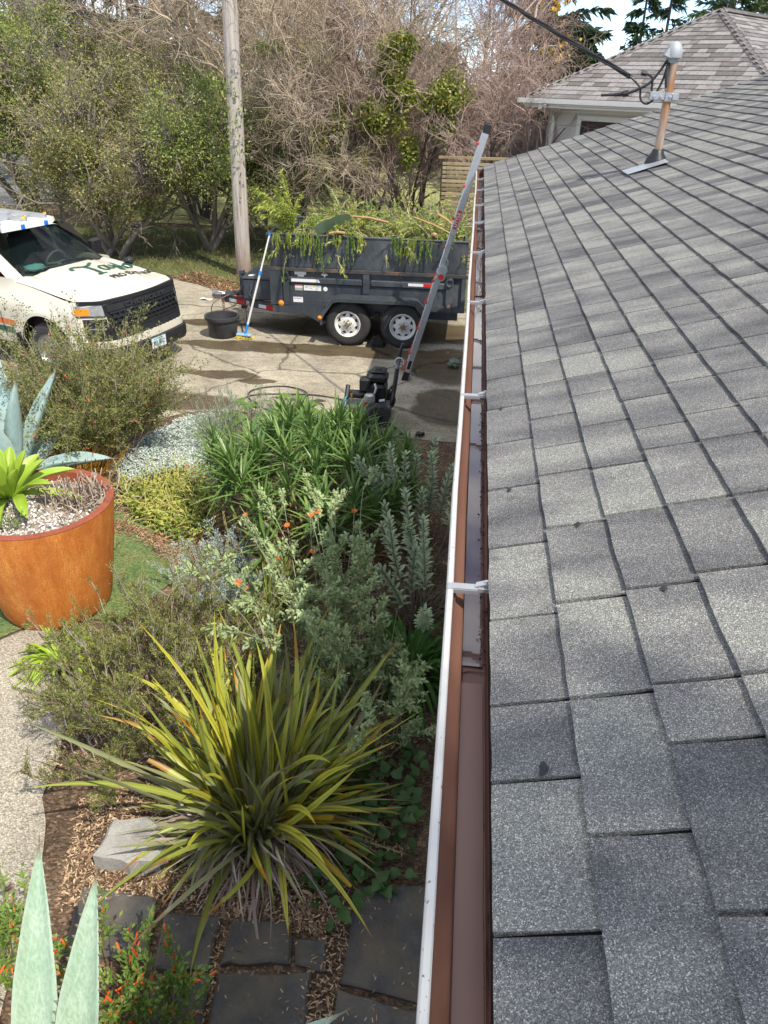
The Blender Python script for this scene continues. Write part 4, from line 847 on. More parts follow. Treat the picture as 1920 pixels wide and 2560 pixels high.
b = MB(); b.lathe([(.032, 0), (.032, -.012), (.012, -.018), (0, -.018)], 18, (TX1-.245, YS-.052, .665), 'y'); b.build('marker_lamp', pm('faded pink lens', [(.6, .30, .18), (.7, .38, .25)], 30), smooth=True, **q_)
def decal(x0, x1, z0, z1, m, y=YS-.0065, nm='decal', sk=0): 
    b = MB(); b.add([(x0, y, z0), (x1, y, z0), (x1-sk, y, z1), (x0, y, z1)], [(0, 1, 2, 3)]); return b.build(nm, m, **q_)
ink = pm('grey print', [(.2, .2, .22), (.3, .3, .32)], 30); dred = pm('pale red print', [(.55, .16, .14), (.65, .2, .18)], 30); dgr = pm('grey green print', [(.30, .33, .30), (.36, .4, .36)], 30)
decal(TX0+.34, TX0+.81, .944, .992, refl_w, YS-.0325, sk=.03); decal(-.94, -.70, .955, .998, refl_w, YS-.0325); decal(-.70, -.46, .955, .998, refl_r, YS-.0325)
decal(TX0+.39, TX0+.58, 1.052, 1.10, refl_w); decal(TX0+.44, TX0+.545, 1.022, 1.05, refl_w); decal(TX0+.39, TX0+.515, .80, .895, refl_w); decal(TX0+.39, TX0+.515, .873, .895, dred, YS-.0085); decal(TX0+.39, TX0+.515, .80, .845, dgr, YS-.0085)
decal(TX0+.535, TX0+.82, .805, .89, refl_w)
for x, z, l_ in ((.56, .868, .05), (.62, .862, .05), (.56, .848, .04), (.63, .835, .04)): decal(TX0+x, TX0+x+l_, z, z+.006, ink, YS-.0085, 'print')
decal(TX0+.685, TX0+.735, .865, .885, pm('yellow print', [(.7, .5, .1), (.75, .55, .15)], 9), YS-.0085, 'print'); decal(TX0+.745, TX0+.81, .865, .885, pm('blue print', [(.3, .5, .6), (.35, .55, .65)], 9), YS-.0085, 'print')
decal(TX0+.36, TX0+.52, .615, .70, refl_w, YS-.0275); 
for k in range(6): decal(TX0+.375+k*.022, TX0+.391+k*.022, .672, .685, ink, YS-.0295, 'print')
b = MB(); b.lathe([(.036, 0), (0, -.001)], 20, (TX0+.89, YS-.005, .84), 'y'); b.build('decal', refl_w, **q_)
b = MB(); y = YS-.0065; b.add([(TX0+.83, y, 1.075), (TX0+.93, y, 1.075), (TX0+.93, y, 1.058), (TX0+.895, y, 1.045), (TX0+.88, y, 1.015), (TX0+.865, y, 1.045), (TX0+.83, y, 1.058)], [(0, 1, 2, 3, 4, 5, 6)]); b.build('decal', refl_w, **q_)
decal(TX0+.84, TX0+.92, 1.082, 1.096, dred, nm='print')
# ---------------------------------------------------------------- wheel chock, bucket, brush, papers
b = MB(); b.add([(-1.55, 12.02, .012), (-1.30, 12.02, .012), (-1.40, 12.02, .19), (-1.46, 12.02, .19), (-1.55, 12.2, .012), (-1.30, 12.2, .012), (-1.40, 12.2, .19), (-1.46, 12.2, .19)], [(0, 1, 2, 3), (7, 6, 5, 4), (0, 4, 5, 1), (1, 5, 6, 2), (2, 6, 7, 3), (3, 7, 4, 0)])
b.bbox((-1.58, 11.99, .008), (-1.27, 12.23, .03)); b.tube([(-1.43, 12.0, .12), (-1.43, 11.985, .12)], .02, 8)
tag(b.build('wheel_chock', M['black']), 'black wedge chock on the ground between the two trailer wheels', 'chock')
KO = (-4.02, 12.2, 0); bk = empty('bucket', KO, 'wide round black plastic tub with a thick rim on the driveway', 'tub')
M['tub'] = pm('grey black plastic', [(.035, .037, .04), (.06, .062, .065)], 8, rough=.5, bump=.05)
b = MB(); b.lathe([(0, .008), (.21, .008), (.225, .02), (.262, .335), (.252, .335), (.215, .03), (0, .028)], 40, KO); b.build('body', M['tub'], bk, off=KO, smooth=True, sharp=50)
b = MB(); b.lathe([(.262, .30), (.286, .30), (.29, .32), (.288, .355), (.27, .358), (.255, .35), (.254, .30)], 40, KO); b.build('rim', M['tub'], bk, off=KO, smooth=True, sharp=50)
BO = (-3.63, 12.10, 0); br = empty('scrub_brush', BO, 'long white pole brush with blue and yellow head leaning on the trailer', 'brush')
p0, p1 = Vector((-3.61, 12.10, .09)), Vector((-3.13, 12.20, 1.68)); pt = lambda t: p0.lerp(p1, t)
b = MB(); b.tube([pt(.09), pt(.62)], .017, 10); b.tube([pt(.62), pt(.98)], .0135, 10); b.build('pole', M['white_metal'], br, off=BO, smooth=True, sharp=40)
bl2 = pm('bright blue plastic', [(.015, .22, .62), (.03, .30, .70)], 9, rough=.4)
for t0, t1, r in ((0.0, .10, .022), (.60, .64, .024), (.98, 1.0, .017)): b = MB(); b.tube([pt(t0), pt(t1)], r, 10); b.build('grip', bl2, br, off=BO)
b = MB(); b.rbox((-3.63, 12.09, .075), (.26, .10, .035), .01, Matrix.Rotation(rad(-8), 3, 'Z')); b.build('head', pm('blue white block', [(.02, .2, .55), (.45, .62, .75)], 14, rough=.4), br, off=BO)
b = MB(); n = 700; Pp = np.c_[BO[0]+rng.uniform(-.13, .13, n), 12.09+rng.uniform(-.045, .045, n), np.full(n, .062)]; D = nrm(np.c_[rng.normal(0, .35, n)+(Pp[:, 0]-BO[0])*2, rng.normal(0, .35, n)+(Pp[:, 1]-12.09)*3, -np.ones(n)])
o = npart('bristles', strips(Pp, D, perp(D), .055, .006, n=1, prof=lambda t: np.ones_like(t)), pm('yellow bristle', [(.60, .45, .05), (.75, .60, .12)], 20), br, off=BO, kind='stuff')
b = MB(); b.grid([[(-5.15+.1*i+.02*j, 14.35+.05*j, .022+.018*math.sin(i*2+j)) for j in range(3)] for i in range(3)]); tag(b.build('paper_scrap', refl_w), 'crumpled white paper scrap on the ground near the trailer coupler', 'paper')
b = MB(); b.tube([(-.17, 10.53, .012), (-.12, 10.55, .02)], .01, 6); b = blob((-.12, 11.25, .07), (.09, .10, .065), 5); tag(b.build('stone', pm('grey green stone', [(.10, .13, .10), (.2, .23, .19)], 9)), 'mossy grey stone on the driveway under the far gutter', 'stone')
# ---------------------------------------------------------------- ladder
LO = (-.79, 10.56, 0); ld = empty('ladder', LO, 'aluminium multi position ladder with red locks leaning on the gutter', 'ladder')
A_, Bm, T_ = Vector((-.80, 10.55, .06)), Vector((-.385, 10.55, 1.53)), Vector((.115, 10.55, 3.36))
dl = (T_-A_).normalized(); dn = Vector((dl.z, 0, -dl.x)); rotl = Matrix.Rotation(math.atan2(dl.x, dl.z), 3, 'Y')
def rail(mb, t0, t1, y, wd, th): 
    p, q = A_.lerp(T_, t0), A_.lerp(T_, t1); c = (p+q)/2; c.y = y; mb.rbox(c, (wd, th, (q-p).length), .006, rotl)
for y in (10.55, 11.02):
    b = MB(); rail(b, .0, .437, y, .085, .03); rail(b, .60, .995, y+(.018 if y > 10.8 else -.0), .085, .03); b.build('rail', M['alu'], ld, off=LO)
    b = MB(); rail(b, .445, .80, y+(-.036 if y > 10.8 else .036), .07, .028); b.build('inner_rail', M['alu'], ld, off=LO)
    b = MB(); rail(b, -.02, .022, y, .095, .042); rail(b, .968, 1.0, y, .092, .036); b.build('rubber_foot', M['black'], ld, off=LO)
    b = MB(); c = A_.lerp(T_, .44)+dn*.03; c.y = y; b.lathe([(.0, -.035), (.055, -.035), (.06, -.02), (.06, .03), (.0, .03)], 20, c, 'y'); b.lathe([(.0, -.03), (.055, -.03), (.06, -.01), (.06, .02), (0, .02)], 20, c+dl*.09, 'y'); b.build('hinge', M['alu'], ld, off=LO, smooth=True, sharp=40)
    if y > 10.8: continue
    b = MB(); b.lathe([(0, -.055), (.036, -.055), (.04, -.035)], 16, c, 'y')
    for t in (.03, .105, .215, .325, .415): 
        k = A_.lerp(T_, t)-dn*.055; k.y = y; b.lathe([(.0, -.025), (.017, -.018), (.017, .018), (.0, .02)], 12, k, 'y'); b.tube([k, k+dl*.11], .008, 6); k2 = k+dl*.12; b.lathe([(.0, -.011), (.010, -.01), (.010, .01), (0, .011)], 10, k2, 'y')
    for t in (.55, .66, .78, .93): 
        k = A_.lerp(T_, t)-dn*.055; k.y = y; b.lathe([(.0, -.025), (.017, -.018), (.017, .018), (.0, .02)], 12, k, 'y')
    b.build('lock_knob', M['red'], ld, off=LO, smooth=True, sharp=40)
for k in range(11):
    t = .07+k*.082; p = A_.lerp(T_, t); b = MB(); b.tube([(p.x, 10.56, p.z), (p.x, 11.01, p.z)], .017, 8); b.build('rung', M['alu'], ld, off=LO)
b = MB(); c = A_.lerp(T_, .66); c.y = 10.5335; b.box(c, (.05, .002, .24), rotl); lb = b.build('label', M['red'], ld, off=LO)
tv, tf = text_geo('LITTLE', .06, .001); b = MB(); b.add([c+dl*x*1.05-dn*(y*.8)+Vector((0, -.002, 0)) for x, y, z in tv], tf); b.build('lettering', refl_w, lb, off=LO)
b = MB(); c = A_.lerp(T_, .055); c.y = 10.5335; b.box(c, (.045, .002, .13), rotl); b.build('label', M['black'], ld, off=LO)
# ---------------------------------------------------------------- pressure washer
PO = (-1.05, 9.05, 0); pw = empty('pressure_washer', PO, 'black petrol pressure washer with upright handle parked behind the green plants', 'pressure washer'); e_ = dict(parent=pw, off=PO)
b = MB(); b.tube(catmull([(-1.50, 8.93, .16), (-1.46, 8.86, .14), (-1.05, 8.85, .15), (-.88, 8.86, .17), (-.84, 8.86, .30), (-.80, 8.95, .62), (-.775, 9.0, .78), (-.77, 9.02, .86)], 5), .017, 8)
b.tube(catmull([(-1.50, 9.23, .16), (-1.46, 9.30, .14), (-1.05, 9.31, .15), (-.88, 9.30, .17), (-.84, 9.30, .30), (-.80, 9.22, .62), (-.775, 9.17, .78), (-.77, 9.15, .86)], 5), .017, 8)
b.tube([(-1.50, 8.93, .16), (-1.50, 9.23, .16)], .017, 8); b.bbox((-1.45, 8.88, .155), (-.86, 9.29, .172)); b.build('frame', pm('grey tube', [(.10, .10, .105), (.17, .17, .175)], 8, rough=.4), **e_)
b = MB(); b.tube(catmull([(-.785, 9.02, .74), (-.765, 9.03, .90), (-.74, 9.05, .985), (-.735, 9.08, .99), (-.74, 9.11, .985), (-.765, 9.14, .90), (-.785, 9.15, .74)], 5), .022, 8); b.tube([(-.84, 8.86, .28), (-.79, 8.98, .72)], .024, 8); b.build('handle', M['black'], **e_, smooth=True)
for y in (8.80, 9.36):
    b = MB(); b.lathe([(.05, -.035), (.13, -.04), (.15, -.02), (.15, .02), (.13, .04), (.05, .035)], 28, (-.98, y, .155), 'y'); wh = b.build('wheel', M['rubber'], smooth=True, sharp=45, **e_)
    b = MB(); b.lathe([(.0, -.03), (.04, -.03), (.055, -.01), (.055, .02), (0, .02)], 14, (-.98, y, .155), 'y'); b.build('hub', M['black'], wh, off=PO)
b = MB(); b.rbox((-1.05, 9.12, .36), (.25, .27, .24), .03); b.rbox((-1.05, 9.14, .545), (.27, .25, .12), .035); b.rbox((-1.03, 9.15, .625), (.20, .19, .05), .025); b.rbox((-1.03, 9.13, .655), (.07, .07, .02), .01); b.rbox((-1.19, 9.05, .475), (.14, .15, .17), .02); b.build('engine_cover', M['black'], smooth=True, sharp=30, **e_)
b = MB()
for k in range(5): b.bbox((-1.165+k*.035, 8.976, .30), (-1.150+k*.035, 8.984, .42))
b.build('grille', M['grille'], **e_); b = MB(); b.tube([(-.90, 9.0, .42), (-.84, 8.98, .47)], .012, 6); b.lathe([(.0, -.02), (.022, -.02), (.022, .015), (0, .015)], 10, (-.84, 8.97, .48), 'y'); b.build('pull_starter', M['grille'], **e_)
b = MB(); b.rbox((-1.12, 8.94, .33), (.13, .08, .12), .02); b.rbox((-1.12, 8.93, .345), (.085, .09, .085), .02); b.tube([(-1.06, 8.93, .40), (-1.04, 8.93, .47), (-1.06, 8.95, .52)], .016, 6); b.tube([(-1.0, 8.93, .30), (-.93, 8.94, .31)], .02, 8); b.build('crankcase', pm('bare alloy', [(.55, .55, .54), (.72, .72, .71)], 12, rough=.35, metal=.6), smooth=True, sharp=35, **e_)
b = MB(); b.tube([(-1.42, 9.05, .33), (-1.18, 9.05, .33)], .055, 12); b.tube([(-1.42, 8.95, .30), (-1.42, 9.1, .42)], .03, 8); b.tube([(-1.36, 8.9, .34), (-1.36, 8.9, .42)], .018, 8); b.build('pump', M['black'], **e_)
b = MB(); b.lathe([(.014, 0), (.014, .04), (0, .04)], 10, (-1.345, 8.88, .36)); b.tube([(-1.345, 8.88, .3), (-1.345, 8.88, .36)], .01, 8); b.build('brass_fitting', pm('brass', [(.45, .25, .08), (.6, .38, .14)], 9, metal=.7, rough=.3), **e_)
b = MB(); b.lathe([(.017, 0), (.017, .03), (0, .03)], 10, (-1.17, 8.90, .25), 'z'); b.build('oil_cap', M['red'], **e_)
b = MB(); b.tube([(-.765+.055*math.cos(t), 8.99, .80+.055*math.sin(t)) for t in np.linspace(-.5, 5.2, 22)], .008, 6); tag(b.build('clear_hose', pm('clear tube', [(.5, .5, .48), (.6, .6, .58)], 9, rough=.3)), 'short coil of clear tubing hung on the washer handle', 'hose')
b = MB(); b.tube(catmull([(-1.40, 8.93, .35), (-1.43, 8.86, .30), (-1.44, 8.80, .12), (-1.38, 8.6, .04), (-1.2, 8.3, .025), (-.9, 7.9, .03)], 8), .013, 8); tag(b.build('garden_hose', pm('teal hose', [(.015, .14, .15), (.03, .2, .2)], 9, rough=.4)), 'teal garden hose running from the pressure washer down into the plants', 'hose')
hs = [(-1.40, 9.05, .34), (-1.52, 9.35, .10), (-1.62, 9.62, .022), (-2.0, 9.72, .02), (-2.45, 9.68, .02), (-2.78, 9.60, .02), (-2.90, 9.42, .02), (-2.78, 9.22, .02), (-2.45, 9.12, .02), (-2.12, 9.25, .022), (-2.05, 9.55, .03), (-2.15, 9.82, .03), (-2.45, 9.98, .02), (-2.75, 9.88, .02), (-2.88, 9.65, .034), (-2.8, 9.40, .02), (-2.5, 9.1, .02), (-2.2, 9.05, .02), (-2.0, 9.2, .02), (-1.86, 9.42, .02), (-1.78, 9.30, .02), (-1.8, 9.0, .02)]
b = MB(); b.tube(catmull(hs, 8), .0095, 7); tag(b.build('pressure_hose', pm('dark grey hose', [(.03, .028, .03), (.06, .055, .055)], 9, rough=.6), smooth=True), 'thin dark pressure hose looped on the concrete left of the washer', 'hose')
b = MB(); b.tube(catmull([(-.95, 8.95, .05), (-.80, 8.80, .022), (-.62, 8.5, .022), (-.5, 8.2, .022), (-.45, 7.9, .022)], 8), .018, 8); tag(b.build('black_hose', M['black'], smooth=True), 'thick black hose trailing from the washer wheel into the plants', 'hose')
b = MB(); b.tube([(-.50, 8.55, .035), (-.40, 8.60, .04)], .025, 10); b.tube([(-.47, 8.57, .03), (-.46, 8.56, .065)], .03, 10); tag(b.build('hose_fitting', M['black'], smooth=True, sharp=40), 'small black hose fitting lying on the concrete beside the grey sage', 'fitting')
# ---------------------------------------------------------------- plants
def leafmat(name, cols, trans=.25, rough=.5, isl=.6, sc=3, spec=.35, tip=None, mid=None, obj=0):
    N = NT(name); p = N.pos(); f = N.noise(p, sc, 3)
    r = N.n('ShaderNodeNewGeometry').outputs['Random Per Island'] if not obj else N.n('ShaderNodeObjectInfo').outputs['Random']
    f = N.math('ADD', N.math('MULTIPLY', f, 1-isl), N.math('MULTIPLY', r, isl)); c = N.ramp(f, stops(cols))
    uv = N.sep(N.n('ShaderNodeUVMap').outputs[0])
    if mid:
        m = N.math('ABSOLUTE', N.math('SUBTRACT', uv[0], .5)); st = N.ramp(N.math('ADD', m, N.math('MULTIPLY', N.noise(N.pos((3, 3, 3)), 6), .15)), [(.1, 1.0), (.22, 0.0)]); c = N.mix(N.math('MULTIPLY', st, .8), c, mid)
    if tip:
        tr_ = N.math('ADD', uv[1], N.math('MULTIPLY', N.math('SUBTRACT', r, .5), .5)); c = N.mix(N.ramp(tr_, [(.97, 0.0), (1.1, .9)]), c, tip)
    N.set(Base_Color=c, Roughness=rough, Specular_IOR_Level=spec)
    if trans: N.translucent(c, trans)
    return N.m
bark = lambda n, a, b_: pm(n, [a, b_], 7, 5, rough=.9, bump=.5, bsc=20, stretch=(2, 2, .6), bd=.02)
def off_(v, o): return v
def twigs_of(base, H, nst, lean, cnt, lens, spreads, upbs, wob=.16, grav=0., r0=.06, K=(8, 6, 5, 4, 3), hdir=(0, 0, 1), tm=.3):
    """nested levels of branches: returns a list of (paths, radii)"""
    B = np.array(base, float); P = B+np.c_[rng.normal(0, .12, (nst, 2)), np.zeros(nst)]; D = nrm(np.array(hdir)+np.c_[rng.normal(0, lean, (nst, 2)), np.zeros(nst)])
    out = []; L0 = H*(rng.uniform(.75, 1.0, nst) if nst > 1 else np.ones(1)); p = walk(P, D, L0, K[0], wob*.6, 0); out.append((p, np.linspace(1, .35, K[0])[None]*r0*rng.uniform(.6, 1, (nst, 1)))); r = r0*.5
    for k, n in enumerate(cnt):
        P, D, t = branch(p, n, spreads[k], upbs[k], tm if k == 0 else .2); Lk = lens[k]*rng.uniform(.5, 1.25, n)*(1.15-.45*t)
        p = walk(P, D, Lk, K[k+1], wob*(1+.3*k), grav*(k+1)); out.append((p, np.linspace(1, .3, K[k+1])[None]*np.full((n, 1), r)*rng.uniform(.6, 1.2, (n, 1)))); r = max(r*.42, .0048)
    return out
def leaves_on(paths, n, size, wd, up=.2, spread=1.0, nseg=2, tmin=.3, jit=.03, prof=None, fold=.0, droop=.1):
    P, D, t = branch(paths, n, spread, up, tmin); P = P+rng.normal(0, jit, P.shape); return strips(P, D, perp(D) if fold == 0 else hside(D), size*rng.uniform(.6, 1.25, n), wd*rng.uniform(.7, 1.2, n), droop, nseg, prof, fold)
leafp = lambda t: np.maximum(np.sin(np.pi*np.clip(t, .0, 1))**.8, .04)
lance = lambda t: np.maximum(np.minimum(1, t*6+.35)*(1-t**2.2), .02)
strap = lambda t: np.maximum(np.minimum(1, .6+t*3)*(1-np.clip((t-.55)/.45, 0, 1)**1.7), .02)
M['bark_grey'] = bark('grey brown bark', (.13, .11, .09), (.28, .245, .21)); M['bark_dark'] = bark('dark bark', (.045, .038, .032), (.13, .11, .095))
M['bark_pale'] = bark('pale lichened bark', (.26, .22, .17), (.44, .39, .31))
M['twig_pink'] = pm('bare pinkish twigs', [(.22, .15, .12), (.40, .29, .24), (.54, .42, .36)], 1.0, isl=.6, rough=.85)
M['twig_tan'] = pm('bare tan twigs', [(.22, .165, .105), (.42, .335, .235), (.58, .49, .37)], 1.0, isl=.6, rough=.85)
M['twig_dark'] = pm('bare dark twigs', [(.13, .105, .09), (.25, .21, .175), (.40, .35, .305)], .8, isl=.6, rough=.85)
M['leaf_olive'] = leafmat('olive leaves', [(.09, .115, .03), (.21, .23, .06), (.33, .33, .10), (.40, .31, .16)], sc=.9)
M['leaf_fresh'] = leafmat('fresh shrub leaves', [(.08, .14, .03), (.18, .26, .055), (.31, .37, .085), (.38, .33, .13)], sc=1.0)
M['leaf_gloss'] = leafmat('glossy evergreen leaves', [(.06, .10, .018), (.16, .21, .035), (.30, .32, .055), (.34, .26, .07)], sc=1.2, rough=.35, spec=.5)
M['needle'] = leafmat('dark conifer foliage', [(.014, .035, .016), (.028, .06, .026), (.05, .085, .035)], .1, sc=1.1)
M['cedar'] = leafmat('pale cedar foliage', [(.05, .10, .035), (.10, .16, .06), (.17, .21, .09)], .15, sc=1.1)
M['white_petal'] = pm('white petals', [(.75, .75, .76), (.85, .85, .86)], 20, trans=.3)
def tree(name, label, cat, base, lv, mats, leaves=(), group=None, extra=None):
    t = empty(name, base, label, cat, group); o = base
    T = tubes(lv[0][0], lv[0][1], 8); npart('trunk', T, mats[0], t, o, smooth=True)
    Br = [tubes(p, r, 5 if k == 0 else 3) for k, (p, r) in enumerate(lv[1:-1])]
    if Br: npart('branches', join(*Br), mats[1], t, o, smooth=True, kind='stuff')
    npart('twigs', tubes(lv[-1][0], lv[-1][1], 3), mats[2], t, o, kind='stuff')
    for nm, geo, m in leaves: npart(nm, geo, m, t, o, kind='stuff')
    return t
def patch_leaves(cs, n, size, wd):
    """small leafy clusters hanging in an otherwise bare crown"""
    Ps = []
    for cx, cy, cz, rx, rz_, q in cs:
        m = int(n*q); g = nrm(rng.normal(size=(m, 3)))*(rng.random((m, 1))**.4); sub = rng.normal(0, 1, (18, 3))*.55; g = g*.55+sub[rng.integers(0, 18, m)]*.6
        Ps.append(np.array([cx, cy, cz])+g*np.array([rx, rx*.8, rz_]))
    P = np.concatenate(Ps); D = rdir(len(P), .1); return strips(P, D, perp(D), size*rng.uniform(.6, 1.2, len(P)), wd, .1, 2, leafp)
# -- bare trees behind the trailer
BT = [  # base, height, stems, mats, counts, lean, label
 ((-4.3, 19.6, 0), 5.8, 7, ('bark_grey', 'twig_tan', 'twig_tan'), (60, 420, 2600, 13000), .26, 'bare tan twiggy tree rising just right of the utility pole'),
 ((-2.7, 20.6, 0), 6.4, 7, ('bark_grey', 'twig_tan', 'twig_tan'), (60, 420, 2600, 13000), .24, 'bare tree with pale arching twigs behind the middle of the trailer'),
 ((-1.5, 19.6, 0), 5.2, 7, ('bark_dark', 'twig_pink', 'twig_pink'), (60, 420, 2600, 13000), .30, 'bare pinkish tree with green leafy clumps behind the right half of the trailer'),
 ((-.1, 23.0, 0), 6.9, 6, ('bark_grey', 'twig_pink', 'twig_pink'), (60, 440, 2600, 13000), .22, 'spreading bare pinkish tree left of the dark fir'),
 ((.15, 18.6, 0), 3.7, 5, ('bark_dark', 'twig_pink', 'twig_pink'), (26, 170, 800, 3600), .20, 'low bare plum coloured shrub tree at the corner of the neighbouring house'),
 ((-5.9, 22.4, 0), 8.2, 4, ('bark_pale', 'twig_tan', 'twig_tan'), (50, 360, 2300, 10000), .12, 'tall bare tree with pale slender trunks left of the utility pole'),
 ((-8.0, 23.6, 0), 8.2, 6, ('bark_dark', 'twig_dark', 'twig_dark'), (60, 420, 2500, 11000), .22, 'tall dark bare tree behind the olive shrubs'),
 ((-10.6, 24.6, 0), 8.4, 6, ('bark_dark', 'twig_dark', 'twig_dark'), (60, 420, 2500, 10000), .24, 'dark bare tree nearest the upper corner behind the tall bright shrub'),
 ((-13.6, 29.0, 0), 9.4, 6, ('bark_dark', 'twig_dark', 'twig_dark'), (50, 320, 1900, 7500), .24, 'dark bare tree at the very edge of the picture beyond the road'),
 ((-3.6, 25.5, 0), 8.5, 5, ('bark_grey', 'twig_dark', 'twig_tan'), (50, 380, 2300, 10000), .18, 'tall thin bare tree standing behind the pole and trailer')]
for k, (bs, H, ns, ms, cn, ln, lab) in enumerate(BT):
    s = H/6; cn = (cn[0], cn[1], cn[2], int(cn[3]*1.0))
    lv = twigs_of(bs, H, ns, ln, cn, (2.2*s, 1.25*s, .75, .45), (.95, .95, 1.0, 1.0), (.25, .12, .0, 0.), wob=.17, grav=.012, r0=.06*s**.5, tm=.55 if k == 4 else .12)
    fp, fr = lv[-1]; dn_ = np.array([mnoise.noise(Vector(tuple(p[1]*np.array([1.0, 1.0, 1.3])+k*7))) for p in fp]); kp = dn_ > -.10; lv[-1] = (fp[kp], fr[kp])
    lvs = []
    if k == 2: lvs = [('leaf_clump', patch_leaves([(-1.71, 18.0, 4.41, 0.37, 0.29, .6), (-1.91, 18.0, 3.93, 0.37, 0.58, 1), (-2.23, 18.0, 3.11, 0.44, 0.46, 1), (-1.60, 18.0, 3.42, 0.31, 0.39, .7), (-0.82, 18.0, 3.44, 0.56, 0.41, 1.2), (-0.76, 18.0, 2.98, 0.27, 0.37, .6), (-2.96, 18.0, 2.88, 0.19, 0.48, .6), (-3.41, 18.0, 2.22, 0.37, 0.60, 1.1), (-1.45, 18.0, 2.44, 0.19, 0.33, .4), (-2.50, 18.0, 2.24, 0.14, 0.29, .2)], 2600, .095, .05), M['leaf_gloss'])]
    if k == 0: lvs = [('leaf_clump', patch_leaves([(-4.48, 18.0, 4.33, 0.37, 0.19, .5), (-3.62, 18.0, 4.17, 0.44, 0.39, .5)], 900, .08, .04), M['leaf_fresh'])]
    if k == 3: lvs = [('yellow_leaves', patch_leaves([(1.75, 22, 4.4, .5, .25, .4), (1.7, 22, 5.4, .4, .3, .5), (1.5, 22, 4.9, .7, .7, .3)], 70, .11, .08), leafmat('yellow leaves', [(.55, .32, .02), (.65, .42, .05)]))]
    tree('bare_tree', lab, 'tree', bs, lv, [M[q] for q in ms], lvs, 'bare trees beyond the driveway')
# -- olive shrubs with gnarled trunks on the verge
for bs, H, hd, n, lab, mt, sx in (((-8.4, 17.9, 0), 3.3, (-.1, 0, 1), 21000, 'wide olive green shrub with gnarled multiple trunks behind the white truck', 'leaf_olive', 1.2),
                  ((-6.5, 19.0, 0), 3.3, (.05, -.05, 1), 22000, 'green leafed shrub on a leaning trunk beside the utility pole', 'leaf_fresh', 1.1),
                  ((-11.4, 20.5, 0), 5.2, (0, 0, 1), 26000, 'tall bright green shrub at the edge of the grey road', 'leaf_fresh', 1.2),
                  ((-10.4, 21.6, 0), 4.8, (0, 0, 1), 18000, 'olive shrub standing between the tall bright shrub and the gnarled one', 'leaf_olive', 1.1)):
    lv = twigs_of(bs, H, 7, .42, (50, 340, 1900, 3400), (1.7*sx, .9*sx, .5, .32), (.95, 1.0, 1.0, 1.0), (.15, .02, .0, 0), wob=.2, r0=.09, tm=.5 if bs[0] < -10 else .22)
    q = lv[3][0]; dens = np.array([mnoise.noise(Vector(tuple(p[1]*.9))) for p in q]); q = q[dens > -.12]; q = q[q[:, 1:, 2].min(1) > (1.9 if bs[0] < -10 else (.95 if bs[0] < -8 else .8))]
    fl = leaves_on(q[:, 1:4], int(n*2.2), .064, .032, .25, 1.0, 2, .2, .12)
    wf = leaves_on(q, 45, .06, .06, .6, 1.0, 2, .5, .1)
    tree('olive_shrub', lab, 'shrub', bs, lv, (M['bark_grey'], M['bark_grey'], M['twig_tan']), [('foliage', fl, M[mt]), ('blossom', wf, M['white_petal'])], 'leafy shrubs on the verge')
# ivy sprigs on the pole
# -- conifers
def conifer(name, lab, base, H, R, mat, nb=90, nl=9000, z0=.06, lsz=.22, lw=.07, ps=1.0):
    bs = np.array(base, float); t = empty(name, base, lab, 'tree'); b = MB(); b.tube([bs, bs+(0, 0, H*.6), bs+(0, 0, H)], [R*.07+.05, R*.04+.02, .012], 8); b.build('trunk', M['bark_dark'], t, off=base, smooth=True)
    f = z0+(1-z0)*rng.random(nb)**.85; a = rng.random(nb)*6.283; P = bs+np.c_[np.zeros(nb), np.zeros(nb), f*H]; D = nrm(np.c_[np.cos(a), np.sin(a), rng.normal(.12, .12, nb)]); Lb = R*(1.04-f)**ps*rng.uniform(.6, 1.15, nb)+.1
    pb = walk(P, D, Lb, 6, .09, .05); npart('branches', tubes(pb, np.linspace(.03, .006, 6)[None]*np.ones((nb, 1)), 4), M['bark_dark'], t, base, kind='stuff')
    Pl, Dl, tt = branch(pb, nl, .75, -.15, .12); npart('foliage', strips(Pl, Dl, perp(Dl), lsz*rng.uniform(.5, 1.3, nl), lw, .2, 2, leafp), M[mat], t, base, kind='stuff')
conifer('fir_tree', 'big dark green fir standing between the bare trees and the sky gap', (2.3, 32, 0), 11.0, 2.7, 'needle', 150, 15000, .08, .36, .11, .7)
conifer('fir_tree', 'slender distant fir in the sky gap, left one of the thin pair', (10.4, 62, 0), 12.9, 1.5, 'needle', 90, 2600, .25, .5, .12, .8)
conifer('fir_tree', 'slender distant fir in the sky gap, right one of the thin pair', (12.2, 63, 0), 14.0, 1.7, 'needle', 90, 2600, .25, .5, .12, .8)
conifer('cedar_tree', 'pale green cedar with loose branches above the neighbouring ridge', (11.8, 46, 0), 11.5, 4.4, 'cedar', 120, 8000, .3, .42, .11, .6)
conifer('cedar_tree', 'pale green cedar at the edge of the picture behind the neighbouring ridge', (15.6, 46, 0), 12.0, 4.2, 'cedar', 120, 8000, .3, .42, .11, .6)
for bs, H, R, lab in (((-7, 31, 0), 9, 4.0, 'dark evergreen behind the bare trees left of the utility pole'), ((-12.5, 31, 0), 12, 4.6, 'dark evergreen beyond the road in the upper corner'), ((-18, 33, 0), 12, 4.6, 'dark evergreen furthest along the road, cut by the picture edge'), ((-2.6, 42, 0), 5.2, 3.6, 'dark evergreen low behind the middle bare trees'), ((3.4, 38, 0), 6, 3.4, 'dark evergreen beside the big fir, low behind the twigs')):
    conifer('evergreen_tree', lab, bs, H, R, 'needle', 130, 9000, .04, .5, .2, .55)
n = 60; b = MB()
_r = rng; rng = np.random.default_rng(5)
